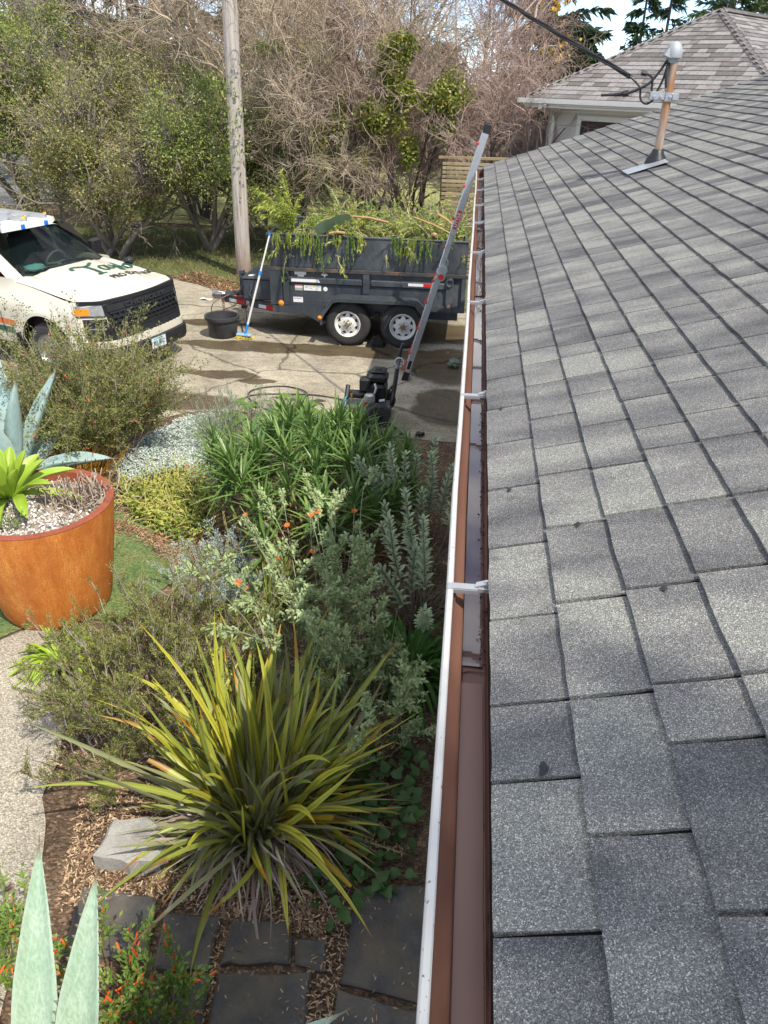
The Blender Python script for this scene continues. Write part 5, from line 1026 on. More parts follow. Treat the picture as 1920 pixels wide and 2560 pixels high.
sb_ = (5.75, -4.4, 0); lv = twigs_of(sb_, 13.2, 1, .0, (12, 60, 260, 800), (.75, .45, .3, .3), (.9, 1.0, 1.0, 1.0), (.3, .1, 0, 0), wob=.025, r0=.12, tm=.90)
tree('shade_tree', 'tall thin crowned tree behind the house whose dappled shade falls on the roof', 'tree', sb_, lv, (M['bark_grey'], M['bark_grey'], M['twig_dark']), [('foliage', leaves_on(lv[3][0][:, 1:4], 1900, .13, .07, .2, 1.0, 2, .2, .1), M['leaf_fresh'])])
rng = _r; rng.random(20011)
# -- grass on the verge
def area_pts(poly, n):
    poly = np.array(poly); lo, hi = poly.min(0), poly.max(0); out = []
    while sum(map(len, out)) < n:
        q = rng.uniform(lo, hi, (n, 2)); ins = np.zeros(n, bool); j = len(poly)-1
        for i in range(len(poly)):
            a, c = poly[i], poly[j]; cond = ((a[1] > q[:, 1]) != (c[1] > q[:, 1])) & (q[:, 0] < (c[0]-a[0])*(q[:, 1]-a[1])/(c[1]-a[1]+1e-12)+a[0]); ins ^= cond; j = i
        out.append(q[ins])
    return np.concatenate(out)[:n]
q = area_pts([(-12, 18.4), (-6.4, 16.3), (-4.6, 15.1), (-3.0, 14.7), (0, 14.7), (.4, 18), (-4, 21), (-12, 22)], 16000); P = np.c_[q, np.full(len(q), .008)]; D = rdir(len(q), 1.6); D[:, 2] = np.abs(D[:, 2])
o = npart('verge_grass', strips(P, nrm(D), perp(D), rng.uniform(.06, .2, len(q)), .012, .3, 2, strap), leafmat('dry verge grass', [(.20, .15, .07), (.28, .22, .10), (.10, .14, .04), (.34, .28, .16)], sc=.8), kind='stuff')
# -- heap of green cuttings in the trailer
HO_ = (-1.6, 13.0, 1.0); hp = empty('cuttings_heap', HO_, 'heap of freshly cut green and yellow branches piled above the trailer sides', 'cuttings')
M['cut'] = leafmat('cut conifer sprays', [(.10, .17, .03), (.25, .32, .05), (.42, .46, .09), (.54, .52, .14)], .3, sc=1.6)
M['cut_dark'] = leafmat('darker cut sprays', [(.10, .19, .035), (.20, .31, .055), (.32, .42, .08)], .3, sc=1.6)
def heap_z(x, y): return 1.45+.32*np.exp(-((x+.6)/.75)**2)+.26*np.exp(-((x+2.0)/.7)**2)+.08*np.sin(x*6+y*3)-.22*((y-13.1)/.8)**2
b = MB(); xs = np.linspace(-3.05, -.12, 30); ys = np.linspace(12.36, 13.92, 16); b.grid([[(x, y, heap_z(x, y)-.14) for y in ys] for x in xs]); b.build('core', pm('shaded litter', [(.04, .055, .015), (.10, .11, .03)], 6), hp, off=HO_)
ns = 560; P = np.c_[rng.uniform(-3.05, -.12, ns), rng.uniform(12.5, 13.9, ns)]; P = np.c_[P, heap_z(P[:, 0], P[:, 1])-.05]; D = nrm(np.c_[rng.normal(0, .8, ns), rng.normal(-.35, .7, ns), rng.normal(.42, .4, ns)])
sp = walk(P, D, rng.uniform(.25, .7, ns), 6, .16, .10); npart('branches', tubes(sp, np.linspace(.008, .002, 6)[None]*np.ones((ns, 1)), 4), M['twig_tan'], hp, HO_, kind='stuff')
npart('foliage', leaves_on(sp[:400], 13000, .075, .017, -.25, .7, 2, .1, .012), M['cut'], hp, HO_, kind='stuff')
npart('foliage', leaves_on(sp[400:], 6000, .075, .017, -.3, .7, 2, .1, .012), M['cut_dark'], hp, HO_, kind='stuff')
for x, zl, w_, m in ((-3.02, .45, .16, 'cut'), (-2.84, .30, .12, 'cut'), (-2.62, .62, .20, 'cut_dark'), (-2.48, .42, .16, 'cut'), (-2.36, .78, .20, 'cut_dark'), (-2.02, .28, .2, 'cut'), (-1.84, .56, .20, 'cut_dark'), (-1.70, .36, .16, 'cut'), (-1.10, .40, .22, 'cut_dark'), (-.92, .55, .24, 'cut'), (-.74, .45, .2, 'cut_dark')):
    ns = 8; zl *= .8; P0 = np.c_[x+rng.normal(0, w_*.28, ns), np.full(ns, YS-.02), np.full(ns, 1.69)]; P0[:, 1] -= rng.uniform(0, .09, ns); Dd = nrm(np.c_[rng.normal(0, .12, ns), -np.abs(rng.normal(0, .07, ns)), -np.ones(ns)]); pp = walk(P0, Dd, zl*rng.uniform(.25, 1, ns), 6, .07, .05); pp[..., 1] = np.minimum(pp[..., 1], YS-.04)
    npart('hanging_spray', join(tubes(pp, .0025, 3), leaves_on(pp, 300, .045, .012, -.8, .4, 2, .0, .006)), M[m], hp, HO_, kind='stuff')
ns = 12; P0 = np.array([-2.88, 12.75, 1.6])+rng.normal(0, .03, (ns, 3)); arch = walk(P0, nrm(np.array([[-.25, -.2, 1.0]])+rng.normal(0, .18, (ns, 3))), rng.uniform(.5, .95, ns), 9, .10, .16)
npart('arching_branch', join(tubes(arch, np.linspace(.012, .003, 9)[None]*np.ones((ns, 1)), 4), leaves_on(arch, 2600, .085, .016, -.6, .5, 2, .25, .02)), M['cut'], hp, HO_, kind='stuff')
b = MB(); pts = catmull([(-2.45, 12.42, 1.70), (-2.25, 12.5, 1.79), (-2.0, 12.55, 1.90), (-1.88, 12.6, 1.92)], 4); wl = [.10, .11, .12, .12, .13, .12, .12, .11, .10, .08, .06, .04, .02]
b.grid([[tuple(np.array(p)+np.array([-.3*s*w_, -.7*s*w_, .6*s*w_])) for s in (-1, -.4, 0, .4, 1)] for p, w_ in zip(pts, wl)]); b.build('cactus_pad', pm('grey green pad', [(.26, .36, .22), (.38, .48, .32)], 5, rough=.6), hp, off=HO_)
for p0_, p1_, r in (((-2.2, 12.28, 1.70), (-1.95, 12.26, 1.715), .022), ((-1.9, 12.7, 1.9), (-1.3, 12.5, 1.86), .018), ((-.55, 12.6, 2.0), (-.2, 12.45, 1.80), .016), ((-.9, 12.5, 1.95), (-.3, 12.4, 1.74), .012), ((-.6, 12.34, 1.72), (-.53, 12.28, 1.73), .03)):
    b = MB(); b.tube([p0_, np.array(p0_)*.5+np.array(p1_)*.5+np.array([0, 0, .02]), p1_], r, 8); b.build('cut_branch', pm('fresh cut wood', [(.34, .17, .08), (.5, .32, .17)], 9), hp, off=HO_)
# -- corten planter
KP = (-3.18, 4.79, 0); pot = empty('rusty_planter', KP, 'large tapered orange rusted steel planter beside the gravel path', 'planter')
def corten():
    N = NT('rusted steel'); p = N.pos((1, 1, .28)); n = N.noise(p, 9, 6, .6); z = N.sep(N.pos())[2]
    c = N.ramp(n, [(.3, (.48, .14, .025)), (.5, (.66, .24, .05)), (.7, (.76, .34, .085))])
    c = N.mix(N.ramp(N.noise(N.pos(), 2.6, 4), [(.36, .5), (.55, 0.0)]), c, (.36, .095, .02)); stk = N.noise(N.pos((55, 55, 2.2)), 1.6, 4, .6); c = N.mix(N.ramp(stk, [(.44, .32), (.60, 0.0)]), c, (.42, .12, .025)); sp = N.noise(N.pos(), 150, 2); c = N.mix(N.ramp(sp, [(.40, .55), (.56, 0.0)]), c, (.26, .07, .015)); N.set(Base_Color=c, Roughness=.8, Specular_IOR_Level=.2); N.bump(N.noise(N.pos(), 110, 3), .35, .006); return N.m
b = MB(); b.lathe([(.36, .0), (.40, .01), (.425, .06), (.47, .30), (.525, .62), (.57, .945), (.57, .95)], 64, KP); b.build('body', corten(), pot, off=KP, smooth=True, sharp=50)
b = MB(); b.lathe([(.57, .951), (.57, .957), (.505, .957), (.503, .951), (.50, .80)], 64, KP); b.build('rim', pm('dark red rust', [(.20, .05, .022), (.32, .085, .04)], 9, rough=.75, speck=.15, ssc=90), pot, off=KP, smooth=True, sharp=40)
b = MB(); b.grid([[(KP[0]+r*math.cos(t), KP[1]+r*math.sin(t), .86+.035*(1-r/.51)+.012*math.sin(r*17+t*3)) for t in np.linspace(0, 2*math.pi, 33)] for r in np.linspace(.01, .503, 9)]); b.build('soil', pm('dry soil', [(.20, .15, .11), (.40, .34, .28)], 9, speck=.4, ssc=120, bump=.5), pot, off=KP)
n = 2600; r = .49*np.sqrt(rng.random(n)); a = rng.random(n)*6.283; keep = (np.sin(a*1.0+.6) < .25) | (rng.random(n) < .15); r, a = r[keep], a[keep]; n = len(r); P = np.c_[KP[0]+r*np.cos(a), KP[1]+r*np.sin(a), np.full(n, .90)+rng.uniform(-.01, .012, n)]; D = rdir(n)
npart('white_gravel', strips(P, D, perp(D), rng.uniform(.012, .03, n), rng.uniform(.012, .024, n), 0, 2, leafp, .35), pm('white pumice', [(.55, .52, .48), (.78, .76, .72)], 9, isl=.7), pot, KP, kind='stuff')
def blades(parent, o, c, n, Lr, Wr, el, mat, n_seg=7, droop=(.1, .4), fold=.3, prof=lance, nm='leaf', az=None, azj=0., spread=.05, tw=0., single=True, curl=None, thick=0):
    a = rng.uniform(0, 2*math.pi, n) if az is None else az; e = np.radians(rng.uniform(el[0], el[1], n)) if not callable(el) else np.radians(el(n))
    a2 = a+rng.normal(0, 1, n)*azj; D = np.c_[np.cos(a2)*np.cos(e), np.sin(a2)*np.cos(e), np.sin(e)]; P = np.array(c)+np.c_[np.cos(a), np.sin(a), np.zeros(n)]*spread*rng.uniform(.2, 1, (n, 1)); S = nrm(hside(D)+rng.normal(0, tw, (n, 3))); S = nrm(S-D*(S*D).sum(1, keepdims=True))
    L_ = rng.uniform(*Lr, n); W_ = rng.uniform(*Wr, n); cv = None if curl is None else S*rng.normal(0, curl, (n, 1))
    if not single: return npart(nm, strips(P, D, S, L_, W_, rng.uniform(*droop, n), n_seg, prof, fold, cv), mat, parent, o, kind='stuff', smooth=True)
    V, q, UV = strips(P, D, S, L_, W_, rng.uniform(*droop, n), n_seg, prof, fold, cv, raw=True)
    for k in range(n):
        me = np_mesh(nm, V[k], q, UV[k], True, o); me.materials.append(mat if not isinstance(mat, list) else mat[k % len(mat)]); link(nm, me, parent)
# succulent with thick leaves: rosette of tapered troughs with real thickness and marginal teeth
def thick_leaf(P, D, L_, W_, droop, prof, nseg=12, trough=.28, th=.16, teeth=0, side=None, wav=0.):
    P, D = np.array(P, float), nrm(np.array([D], float))[0]; S = hside(D[None])[0] if side is None else nrm(np.array([side]))[0]; S = nrm((S-D*S.dot(D))[None])[0]; V, F, UV = [], [], []; t = np.linspace(0, 1, nseg+1); C = P+D*(L_*t)[:, None]; C[:, 2] -= droop*L_*t**2; C += S*(wav*np.sin(t*5)*L_*.04)[:, None]
    T = nrm(np.gradient(C, axis=0)); m = 11
    for k in range(nseg+1):
        N_ = np.cross(S, T[k]); w = W_*prof(t[k])/2; ring = []
        for u in np.linspace(-1, 1, 6): ring.append(C[k]+S*w*u+N_*w*(trough*2*u*u))
        for u in np.linspace(1, -1, 6)[1:]: ring.append(C[k]+S*w*u+N_*w*(trough*2*u*u-th*2*(1-u*u)-.03))
        V += ring; UV += [(j/5 if j < 6 else (10-j)/5, t[k]) for j in range(m)]
    for k in range(nseg):
        for j in range(m-1): F.append((k*m+j, k*m+j+1, (k+1)*m+j+1, (k+1)*m+j))
    tv, tf = [], []
    if teeth:
        for sg in (-1, 1):
            for q in np.linspace(.12, .93, teeth):
                k = min(int(q*nseg), nseg-1); fr = q*nseg-k; c = C[k]*(1-fr)+C[k+1]*fr; w = W_*prof(q)/2; N_ = np.cross(S, T[k]); e = c+S*w*sg+N_*w*trough*2; h = .015; o = len(tv)
                tv += [e-T[k]*h*.6, e+T[k]*h*.6, e+N_*.004, e+S*sg*h+T[k]*h*.3]; tf += [(o, o+1, o+3), (o+1, o+2, o+3), (o+2, o, o+3)]
        o = len(tv); e = C[-1]; tv += [e-S*.004, e+S*.004, e+np.array([0, 0, .004]), e+T[-1]*.045]; tf += [(o, o+1, o+3), (o+1, o+2, o+3), (o+2, o, o+3)]
    return np.array(V), np.array(F), np.array(UV), tv, tf
def agavemat(name, cols, stripe, gl=.45):
    N = NT(name); uv = N.sep(N.n('ShaderNodeUVMap').outputs[0]); p = N.pos()
    c = N.ramp(N.noise(p, 4, 4), stops(cols)); st = N.noise(N.pos((40, 40, 3)), 2.2, 4, .6); c = N.mix(N.ramp(st, [(.42, 0.0), (.62, .6)]), c, stripe); c = N.mix(N.ramp(uv[1], [(.93, 0.0), (.985, .9)]), c, (.16, .10, .06)); c = N.mix(N.ramp(N.noise(N.pos((8, 8, 2)), 3, 5, .7), [(.52, 0.0), (.70, .45)]), c, (.50, .58, .50))
    e = N.math('ABSOLUTE', N.math('SUBTRACT', uv[0], .5)); im = N.math('FRACT', N.math('MULTIPLY', N.math('ADD', N.math('ADD', uv[1], N.math('MULTIPLY', e, .9)), N.math('MULTIPLY', N.noise(p, 3, 2), .18)), 3.2)); c = N.mix(N.ramp(im, [(.0, .5), (.05, 0.0), (.9, 0.0), (1, .35)]), c, (.46, .54, .47)); c = N.mix(N.ramp(e, [(.40, 0.0), (.49, .55)]), c, (.42, .52, .42)); c = N.mix(N.ramp(N.noise(p, 60, 3), [(.62, 0.0), (.72, .35)]), c, (.20, .24, .20)); N.set(Base_Color=c, Roughness=gl, Specular_IOR_Level=.35); N.bump(N.noise(N.pos((60, 60, 4)), 3, 3), .15, .01); return N.m
def agave(name, label, c, leaves, mat, prof, teeth=16, th=.16, trough=.28):
    t = empty(name, c, label, 'agave'); tm = pm('leaf teeth', [(.10, .06, .04), (.25, .2, .14)], 20)
    for P, D, L_, W_, dr, wv in leaves:
        V, F, UV, tv, tf = thick_leaf(P, D, L_, W_, dr, prof, teeth=teeth, wav=wv, th=th, trough=trough); me = np_mesh('leaf', V, F, UV, True, c); me.materials.append(mat); lf = link('leaf', me, t)
        if tv: b = MB(); b.add(tv, tf); o = b.build('teeth', tm, lf, off=c); o['kind'] = 'stuff'
    return t
agp = lambda t: np.interp(t, [0, .1, .3, .5, .7, .9, 1], [.62, .66, .88, 1, .80, .33, .03])
lim = lambda t: np.interp(t, [0, .1, .35, .6, .8, .93, 1], [.45, .55, .85, 1, .8, .4, .04])
c = (-3.43, 4.86, .90); lv = []
for k in range(24):
    a = k*2.4; e = rad(78-2.9*k); lv.append(((c[0]+.03*math.cos(a), c[1]+.03*math.sin(a), c[2]+.04), (math.cos(a)*math.cos(e), math.sin(a)*math.cos(e), math.sin(e)), .40+.008*k+random.uniform(-.03, .05), .10+random.uniform(-.01, .015), .10+.014*k, random.uniform(-1, 1)))
agave('lime_succulent', 'lime green broad leaved succulent rosette growing in the rusty planter', c, lv, leafmat('lime succulent leaf', [(.20, .34, .025), (.33, .48, .05), (.48, .58, .10)], .2, .4, .4, 5), lim, 0, .10, .35)
t = empty('dry_sedum', (-2.92, 4.98, .9), 'dry pale brown sticky succulent clump in the planter by its rim', 'plant'); ns = 190; P = np.array([-2.93, 4.98, .87])+np.c_[rng.normal(0, .12, (ns, 2)), np.zeros(ns)]; D = nrm(np.c_[rng.normal(0, .5, (ns, 2)), np.ones(ns)]); pp = walk(P, D, rng.uniform(.08, .22, ns), 5, .18)
npart('stems', tubes(pp, np.linspace(.004, .006, 5)[None]*np.ones((ns, 1)), 4), pm('dry stems', [(.22, .16, .12), (.40, .31, .24), (.52, .44, .36)], 9, isl=.6), t, (-2.92, 4.98, .9), kind='stuff'); npart('leaves', leaves_on(pp, 700, .02, .008, .4, .8), leafmat('grey sedum leaves', [(.20, .19, .13), (.34, .32, .24)]), t, (-2.92, 4.98, .9), kind='stuff')
t = empty('weed_sprig', (-3.2, 4.42, .88), 'small green weed sprig growing at the front of the planter soil', 'plant'); ns = 7; pp = walk(np.array([[-3.2, 4.46, .88]]*ns), rdir(ns, 1.2), rng.uniform(.1, .2, ns), 5, .2); npart('leaves', join(tubes(pp, .002, 3), leaves_on(pp, 120, .035, .014, .2, .9)), leafmat('weed leaves', [(.10, .17, .04), (.22, .30, .09)]), t, (-3.2, 4.42, .88), kind='stuff')
# -- big blue agave behind the planter, near agave in the corner
bm_ = agavemat('blue grey agave skin', [(.20, .31, .31), (.28, .40, .39), (.38, .49, .47)], (.36, .46, .42))
c = (-4.50, 6.45, 0); lv = []
for a, e, L_, dr in ((40, 66, 1.45, .10), (100, 74, 1.5, .05), (170, 62, 1.4, .1), (230, 58, 1.35, .15), (300, 52, 1.3, .28), (345, 44, 1.25, .30), (15, 34, 1.2, .3), (65, 40, 1.2, .25), (130, 38, 1.2, .25), (200, 35, 1.2, .3), (260, 36, 1.1, .35), (320, 26, 1.1, .25), (0, 78, 1.3, .05), (280, 75, 1.2, .0)):
    a, e = rad(a), rad(e); lv.append(((c[0]+.05*math.cos(a), c[1]+.05*math.sin(a), .08), (math.cos(a)*math.cos(e), math.sin(a)*math.cos(e), math.sin(e)), L_, .26, dr, random.uniform(-1, 1)))
agave('blue_agave', 'big blue grey agave with broad folded leaves behind the rusty planter', c, lv, bm_, agp, 10)
gm_ = agavemat('pale green agave skin', [(.25, .37, .27), (.33, .44, .33), (.40, .49, .38)], (.20, .31, .20), .4)
c = (-1.34, 1.16, 0); lv = []
for tip, bs, L_ in (((-1.545, 1.84, 1.2), (-1.43, 1.20, .12), None), ((-1.255, 1.735, 1.2), (-1.30, 1.22, .14), None), ((-.205, 1.34, 1.2), (-1.22, 1.12, .12), None), ((-2.3, 1.2, 1.0), (-1.45, 1.15, .1), None), ((-1.9, .5, 1.0), (-1.4, 1.05, .1), None), ((-1.0, .3, 1.0), (-1.3, 1.05, .1), None), ((-1.35, 1.1, 1.35), (-1.34, 1.14, .15), None)):
    d = np.array(tip)-np.array(bs); l_ = np.linalg.norm(d); dr = .04; d[2] += dr*l_; lv.append((bs, d, l_*1.0, .185, dr, 0.))
agave('green_agave', 'pale green agave with tall toothed pointed leaves in the near corner', c, lv, gm_, lambda t: np.interp(t, [0, .1, .35, .55, .8, .95, 1], [.8, .85, 1, .94, .5, .14, .02]), 22, .14, .30)
# -- big yellow green strap plant under the gutter
FO_ = (-1.0, 2.83, 0); fx = empty('flax_plant', FO_, 'large clump of yellow green sword leaves beside the gutter', 'plant')
fm = [leafmat('sword leaf green', [(.13, .17, .03), (.26, .30, .05), (.38, .40, .07)], .2, .4, .5, 4, tip=(.32, .15, .03), mid=(.36, .36, .08), obj=1), leafmat('sword leaf yellow', [(.28, .30, .035), (.46, .43, .05), (.60, .50, .06)], .2, .4, .5, 4, tip=(.50, .22, .02), mid=(.20, .23, .04), obj=1), leafmat('sword leaf dull', [(.15, .17, .07), (.25, .26, .12), (.35, .35, .19)], .15, .5, .5, 4, tip=(.2, .13, .07), mid=(.26, .26, .15), obj=1), leafmat('sword leaf orange', [(.45, .28, .03), (.55, .36, .03)], .2, .45, .5, 4, tip=(.10, .06, .03), obj=1)]
blunt = lambda t: np.maximum(np.minimum(1, .55+t*2)*np.where(t > .93, .75, 1)*(1-.35*np.clip((t-.4)/.6, 0, 1)), .02)
def flaz(n, back=.0):
    a = rng.uniform(0, 2*math.pi, n*3); keep = (np.sin(a) > -.42) | (rng.random(n*3) < .10+back); return a[keep][:n]
blades(fx, FO_, (-1.0, 2.90, .06), 156, (.85, 1.45), (.027, .042), lambda n: np.clip(rng.normal(60, 15, n), 22, 86), [fm[0], fm[1], fm[0], fm[2], fm[1]], 10, (.06, .42), .38, strap, az=flaz(156, .35), azj=.45, spread=.24, tw=.55, curl=.16)
blades(fx, FO_, (-1.0, 2.88, .05), 92, (.55, .88), (.027, .040), lambda n: np.clip(rng.normal(34, 12, n), 10, 58), [fm[0], fm[2], fm[1], fm[0], fm[1]], 10, (.12, .50), .38, strap, az=flaz(92, .0), azj=.4, spread=.24, tw=.5, curl=.18)
blades(fx, FO_, (-1.0, 2.88, .06), 30, (.40, .80), (.032, .044), lambda n: np.clip(rng.normal(50, 18, n), 10, 80), [fm[3], fm[1], fm[0]], 7, (.05, .3), .38, blunt, az=flaz(30), azj=.4, spread=.2, tw=.4)
dm = leafmat('dead strap leaf', [(.20, .14, .11), (.36, .28, .24), (.50, .43, .38)], .1, .7, .7)
blades(fx, FO_, (-1.0, 2.82, .05), 18, (.5, .95), (.010, .019), (5, 55), dm, 9, (.3, .8), .3, strap, nm='dead_leaf', azj=.5, spread=.24, tw=.8, curl=.25)
blades(fx, FO_, (-1.0, 2.82, .05), 330, (.2, .8), (.007, .020), (0, 75), dm, 8, (.3, .9), .3, strap, nm='dead_leaves', azj=.5, spread=.26, tw=.9, curl=.35, single=False)
blades(fx, FO_, (-1.0, 2.84, .05), 150, (.35, .8), (.02, .034), (10, 80), fm[2], 6, (.1, .4), .35, strap, nm='inner_leaves', spread=.14, tw=.5, single=False)
# -- other strap leaved clumps
def clump(name, label, c, n, Lr, Wr, el, mat, droop, spread=.1, single=False, seg=6, cat='plant', fold=.3):
    t = empty(name, c, label, cat); blades(t, c, c, n, Lr, Wr, el, mat, seg, droop, fold, strap, spread=spread, single=single, nm='leaf' if single else 'leaves', tw=.35); return t
lime = leafmat('lime strap leaf', [(.22, .36, .03), (.36, .50, .06), (.48, .58, .10)], .3, .45, .6)
clump('lime_grass', 'bright lime strap leaved tuft at the foot of the planter', (-2.80, 4.06, .03), 130, (.28, .55), (.014, .022), (20, 75), lime, (.5, 1.0), .10, True)
clump('sedge', 'orange bronze upright sedge between the planter and the red flowered shrub', (-3.95, 6.72, .0), 260, (.35, .75), (.006, .010), (45, 85), leafmat('orange sedge', [(.30, .13, .02), (.50, .25, .03), (.55, .38, .06)], .3), (.1, .4), .32)
clump('lily_clump', 'dark green arching strap leaves below the gutter beside the grey mallow', (-.24, 4.25, .03), 130, (.45, .85), (.026, .04), (35, 80), leafmat('dark strap leaf', [(.035, .10, .018), (.06, .16, .025), (.12, .25, .04)], .3, .35), (.4, 1.0), .16, True)
clump('green_grass_clump', 'mid green grassy tuft between the mallow and the silver artemisia', (-1.45, 5.0, .0), 330, (.35, .65), (.008, .013), (30, 85), leafmat('grass tuft', [(.10, .15, .03), (.20, .26, .05), (.32, .34, .10)], .3), (.2, .7), .2)
clump('dry_grass_clump', 'dry brown grass tuft in the shade under the grey sage', (-.25, 5.0, .0), 360, (.25, .55), (.006, .01), (20, 80), leafmat('dry grass', [(.09, .07, .045), (.18, .14, .09), (.26, .22, .15)], .2), (.3, .9), .28)
# -- aloe thicket
AO = (-1.25, 6.9, 0); al = empty('aloe_thicket', AO, 'dense thicket of bright green narrow leaved aloe rosettes in front of the washer', 'aloe')
am_ = leafmat('aloe leaf', [(.06, .13, .03), (.12, .21, .05), (.22, .32, .08)], .2, .38, .5, 3, spec=.5)
for k in range(92):
    while True:
        x, y = rng.uniform(-2.35, -.40), rng.uniform(5.2, 7.7)
        if ((x+1.32)/.98)**2+((y-6.4)/1.15)**2 < 1: break
    z = .40+.42*math.sin(min(max((y-5.1)/1.2, 0), 1)*1.57)-.22*max(0, y-6.6)+rng.uniform(-.16, .10)-.15*(abs(x+1.3)/1.0)**2; c = np.array([x, y, z]); d = nrm(np.array([[rng.normal(0, .3), rng.normal(-.15, .3), 1]]))[0]; n = 26
    a = np.arange(n)*2.4; e = np.radians(np.linspace(82, -5, n)+rng.normal(0, 6, n)); u = nrm(np.cross(d, [.2, 1, .1])[None])[0]; v = np.cross(d, u)
    D = (u*np.cos(a)[:, None]+v*np.sin(a)[:, None])*np.cos(e)[:, None]+d*np.sin(e)[:, None]; P = c+d*np.linspace(.06, -.10, n)[:, None]
    npart('rosette', strips(P, nrm(D), hside(nrm(D)), rng.uniform(.22, .40, n), .030, rng.uniform(.05, .35, n), 4, lance, .45), am_, al, AO, smooth=True)
ns = 60; P = np.c_[rng.uniform(-2.1, -.5, ns), rng.uniform(5.6, 7.4, ns), np.zeros(ns)]; npart('stems', tubes(walk(P, rdir(ns, 2.5), rng.uniform(.4, .8, ns), 5, .1), .013, 6), pm('aloe stem', [(.20, .22, .06), (.30, .24, .12)], 5), al, AO, kind='stuff')
D = rdir(500, -.3); P = np.c_[rng.normal(-1.3, .5, 500), rng.normal(6.3, .6, 500), rng.uniform(.08, .42, 500)]; npart('dead_leaves', strips(P, D, perp(D), .18, .02, .3, 3, lance, .3), leafmat('rusty dead leaves', [(.20, .10, .05), (.34, .19, .10)], .1), al, AO, kind='stuff')
# -- stem and leaf shrubs
def bush(name, label, o, stems, nleaf, lsz, lw, lmat, smat, sub=None, sr=.004, flowers=None, prof=leafp, tmin=.2, spread=1.0, up=.15, fold=0., nseg=2, cat='shrub', jit=.008):
    t = empty(name, o, label, cat); ps = [stems]
    if sub:
        P, D, tt = branch(stems, sub[0], sub[2], sub[3], .25); ps.append(walk(P, D, sub[1]*rng.uniform(.4, 1.2, sub[0]), 5, .16))
    npart('stems', join(*[tubes(p, np.linspace(1, .5, p.shape[1])[None]*sr*(1 if k == 0 else .6)*np.ones((len(p), 1)), 4 if k == 0 else 3) for k, p in enumerate(ps)]), smat, t, o, kind='stuff')
    npart('foliage', leaves_on(ps[-1], nleaf, lsz, lw, up, spread, nseg, tmin, jit, prof, fold), lmat, t, o, kind='stuff'); return t, ps
def fan(c, rx, ry, n, L0, L1, lean, K=7, wob=.06, grav=0., bias=(0, 0)):
    a = rng.random(n)*6.283; r = np.sqrt(rng.random(n)); P = np.c_[c[0]+rx*r*np.cos(a), c[1]+ry*r*np.sin(a), np.full(n, c[2])]; D = nrm(np.c_[np.cos(a)*r*lean+bias[0]+rng.normal(0, .12, n), np.sin(a)*r*lean+bias[1]+rng.normal(0, .12, n), np.ones(n)]); return walk(P, D, rng.uniform(L0, L1, n), K, wob, grav)
red_t = pm('red tubular flower', [(.55, .06, .05), (.72, .14, .10)], 20, isl=.5, trans=.2)
def tubeflowers(parent, o, paths, n, L_, r, mat, nm='flower', down=-.6, tmin=.4, tipm=None):
    P, D, t = branch(paths, n, .5, down, tmin); b = MB(); b.tube([(0, 0, 0), (0, 0, L_*.3), (0, 0, L_)], [r*.6, r, r*.8], 6); me = b.mesh(nm); me.materials.append(mat)
    for k in range(n):
        q = link(nm, me, parent); q.location = Vector(P[k])-Vector(o); q.rotation_euler = Vector(D[k]).to_track_quat('Z', 'Y').to_euler(); s_ = rng.uniform(.75, 1.2); q.scale = (s_,)*3
CB = (-4.05, 7.5, 0); t, ps = bush('red_flowered_shrub', 'olive green fine leaved shrub dotted with red tubular flowers in front of the truck', CB, np.concatenate([fan(CB, .38, .32, 150, .7, 1.35, .62, 8, .07, .03), fan(CB, .3, .25, 16, 1.4, 1.75, .5, 8, .05, .01)]), 68000, .031, .015, leafmat('small olive leaf', [(.08, .11, .025), (.17, .20, .05), (.26, .28, .08), (.30, .27, .11)], .3, sc=2.2), M['twig_tan'], (3000, .34, .85, .2), .0035, jit=.016)
tubeflowers(t, CB, ps[1], 170, .034, .006, red_t)
SG = (-5.25, 7.5, 0); bush('seedhead_shrub', 'low olive shrub with pale dry seed heads beside the blue agave', SG, fan(SG, .4, .3, 50, .5, .95, .6), 5200, .028, .012, M['leaf_olive'], M['twig_tan'], (340, .3, .8, .3))
clump('fountain_grass', 'pale feathery dry grass tuft beside the blue agave and truck wheel', (-5.3, 7.9, 0), 150, (.5, .9), (.008, .012), (30, 85), leafmat('pale grass', [(.35, .30, .20), (.5, .44, .32)], .3), (.2, .6), .25)
ML = (-.72, 4.15, 0); st_ = np.concatenate([fan(ML, .22, .25, 34, .8, 1.5, .5, 8, .06, .03, (-.28, .12)), fan((-.5, 3.6, 0), .3, .3, 26, .35, .95, .6, 8, .07, .03)])
def trilobe(geo): return geo
t, ps = bush('grey_mallow', 'tall grey green mallow with orange flowers leaning beside the gutter', ML, st_, 14500, .038, .024, leafmat('grey green mallow leaf', [(.22, .29, .12), (.35, .43, .21), (.48, .55, .30)], .25, .7, .6, 3, spec=.15), pm('pale green stem', [(.25, .29, .16), (.34, .36, .22)], 9), (260, .22, .7, .4), .0045, prof=lambda t: np.interp(t, [0, .15, .4, .55, .8, 1], [.1, .5, 1, .7, .45, .05]), fold=.35, nseg=2, up=.1, jit=.012, tmin=.1)
om = pm('orange petals', [(.70, .16, .03), (.82, .26, .06)], 30, trans=.25); b = MB()
for k in range(5): a = k*1.2566; b.grid([[(math.cos(a+s*w_)*r, math.sin(a+s*w_)*r, z) for s in (-1, 0, 1)] for r, z, w_ in ((.002, 0, .3), (.014, .004, .55), (.022, .010, .5))])
b.lathe([(.005, 0), (.004, .01), (0, .012)], 6); fme = b.mesh('flower'); fme.materials.append(om)
P, D, tt = branch(ps[0][:34], 16, .4, .2, .7)
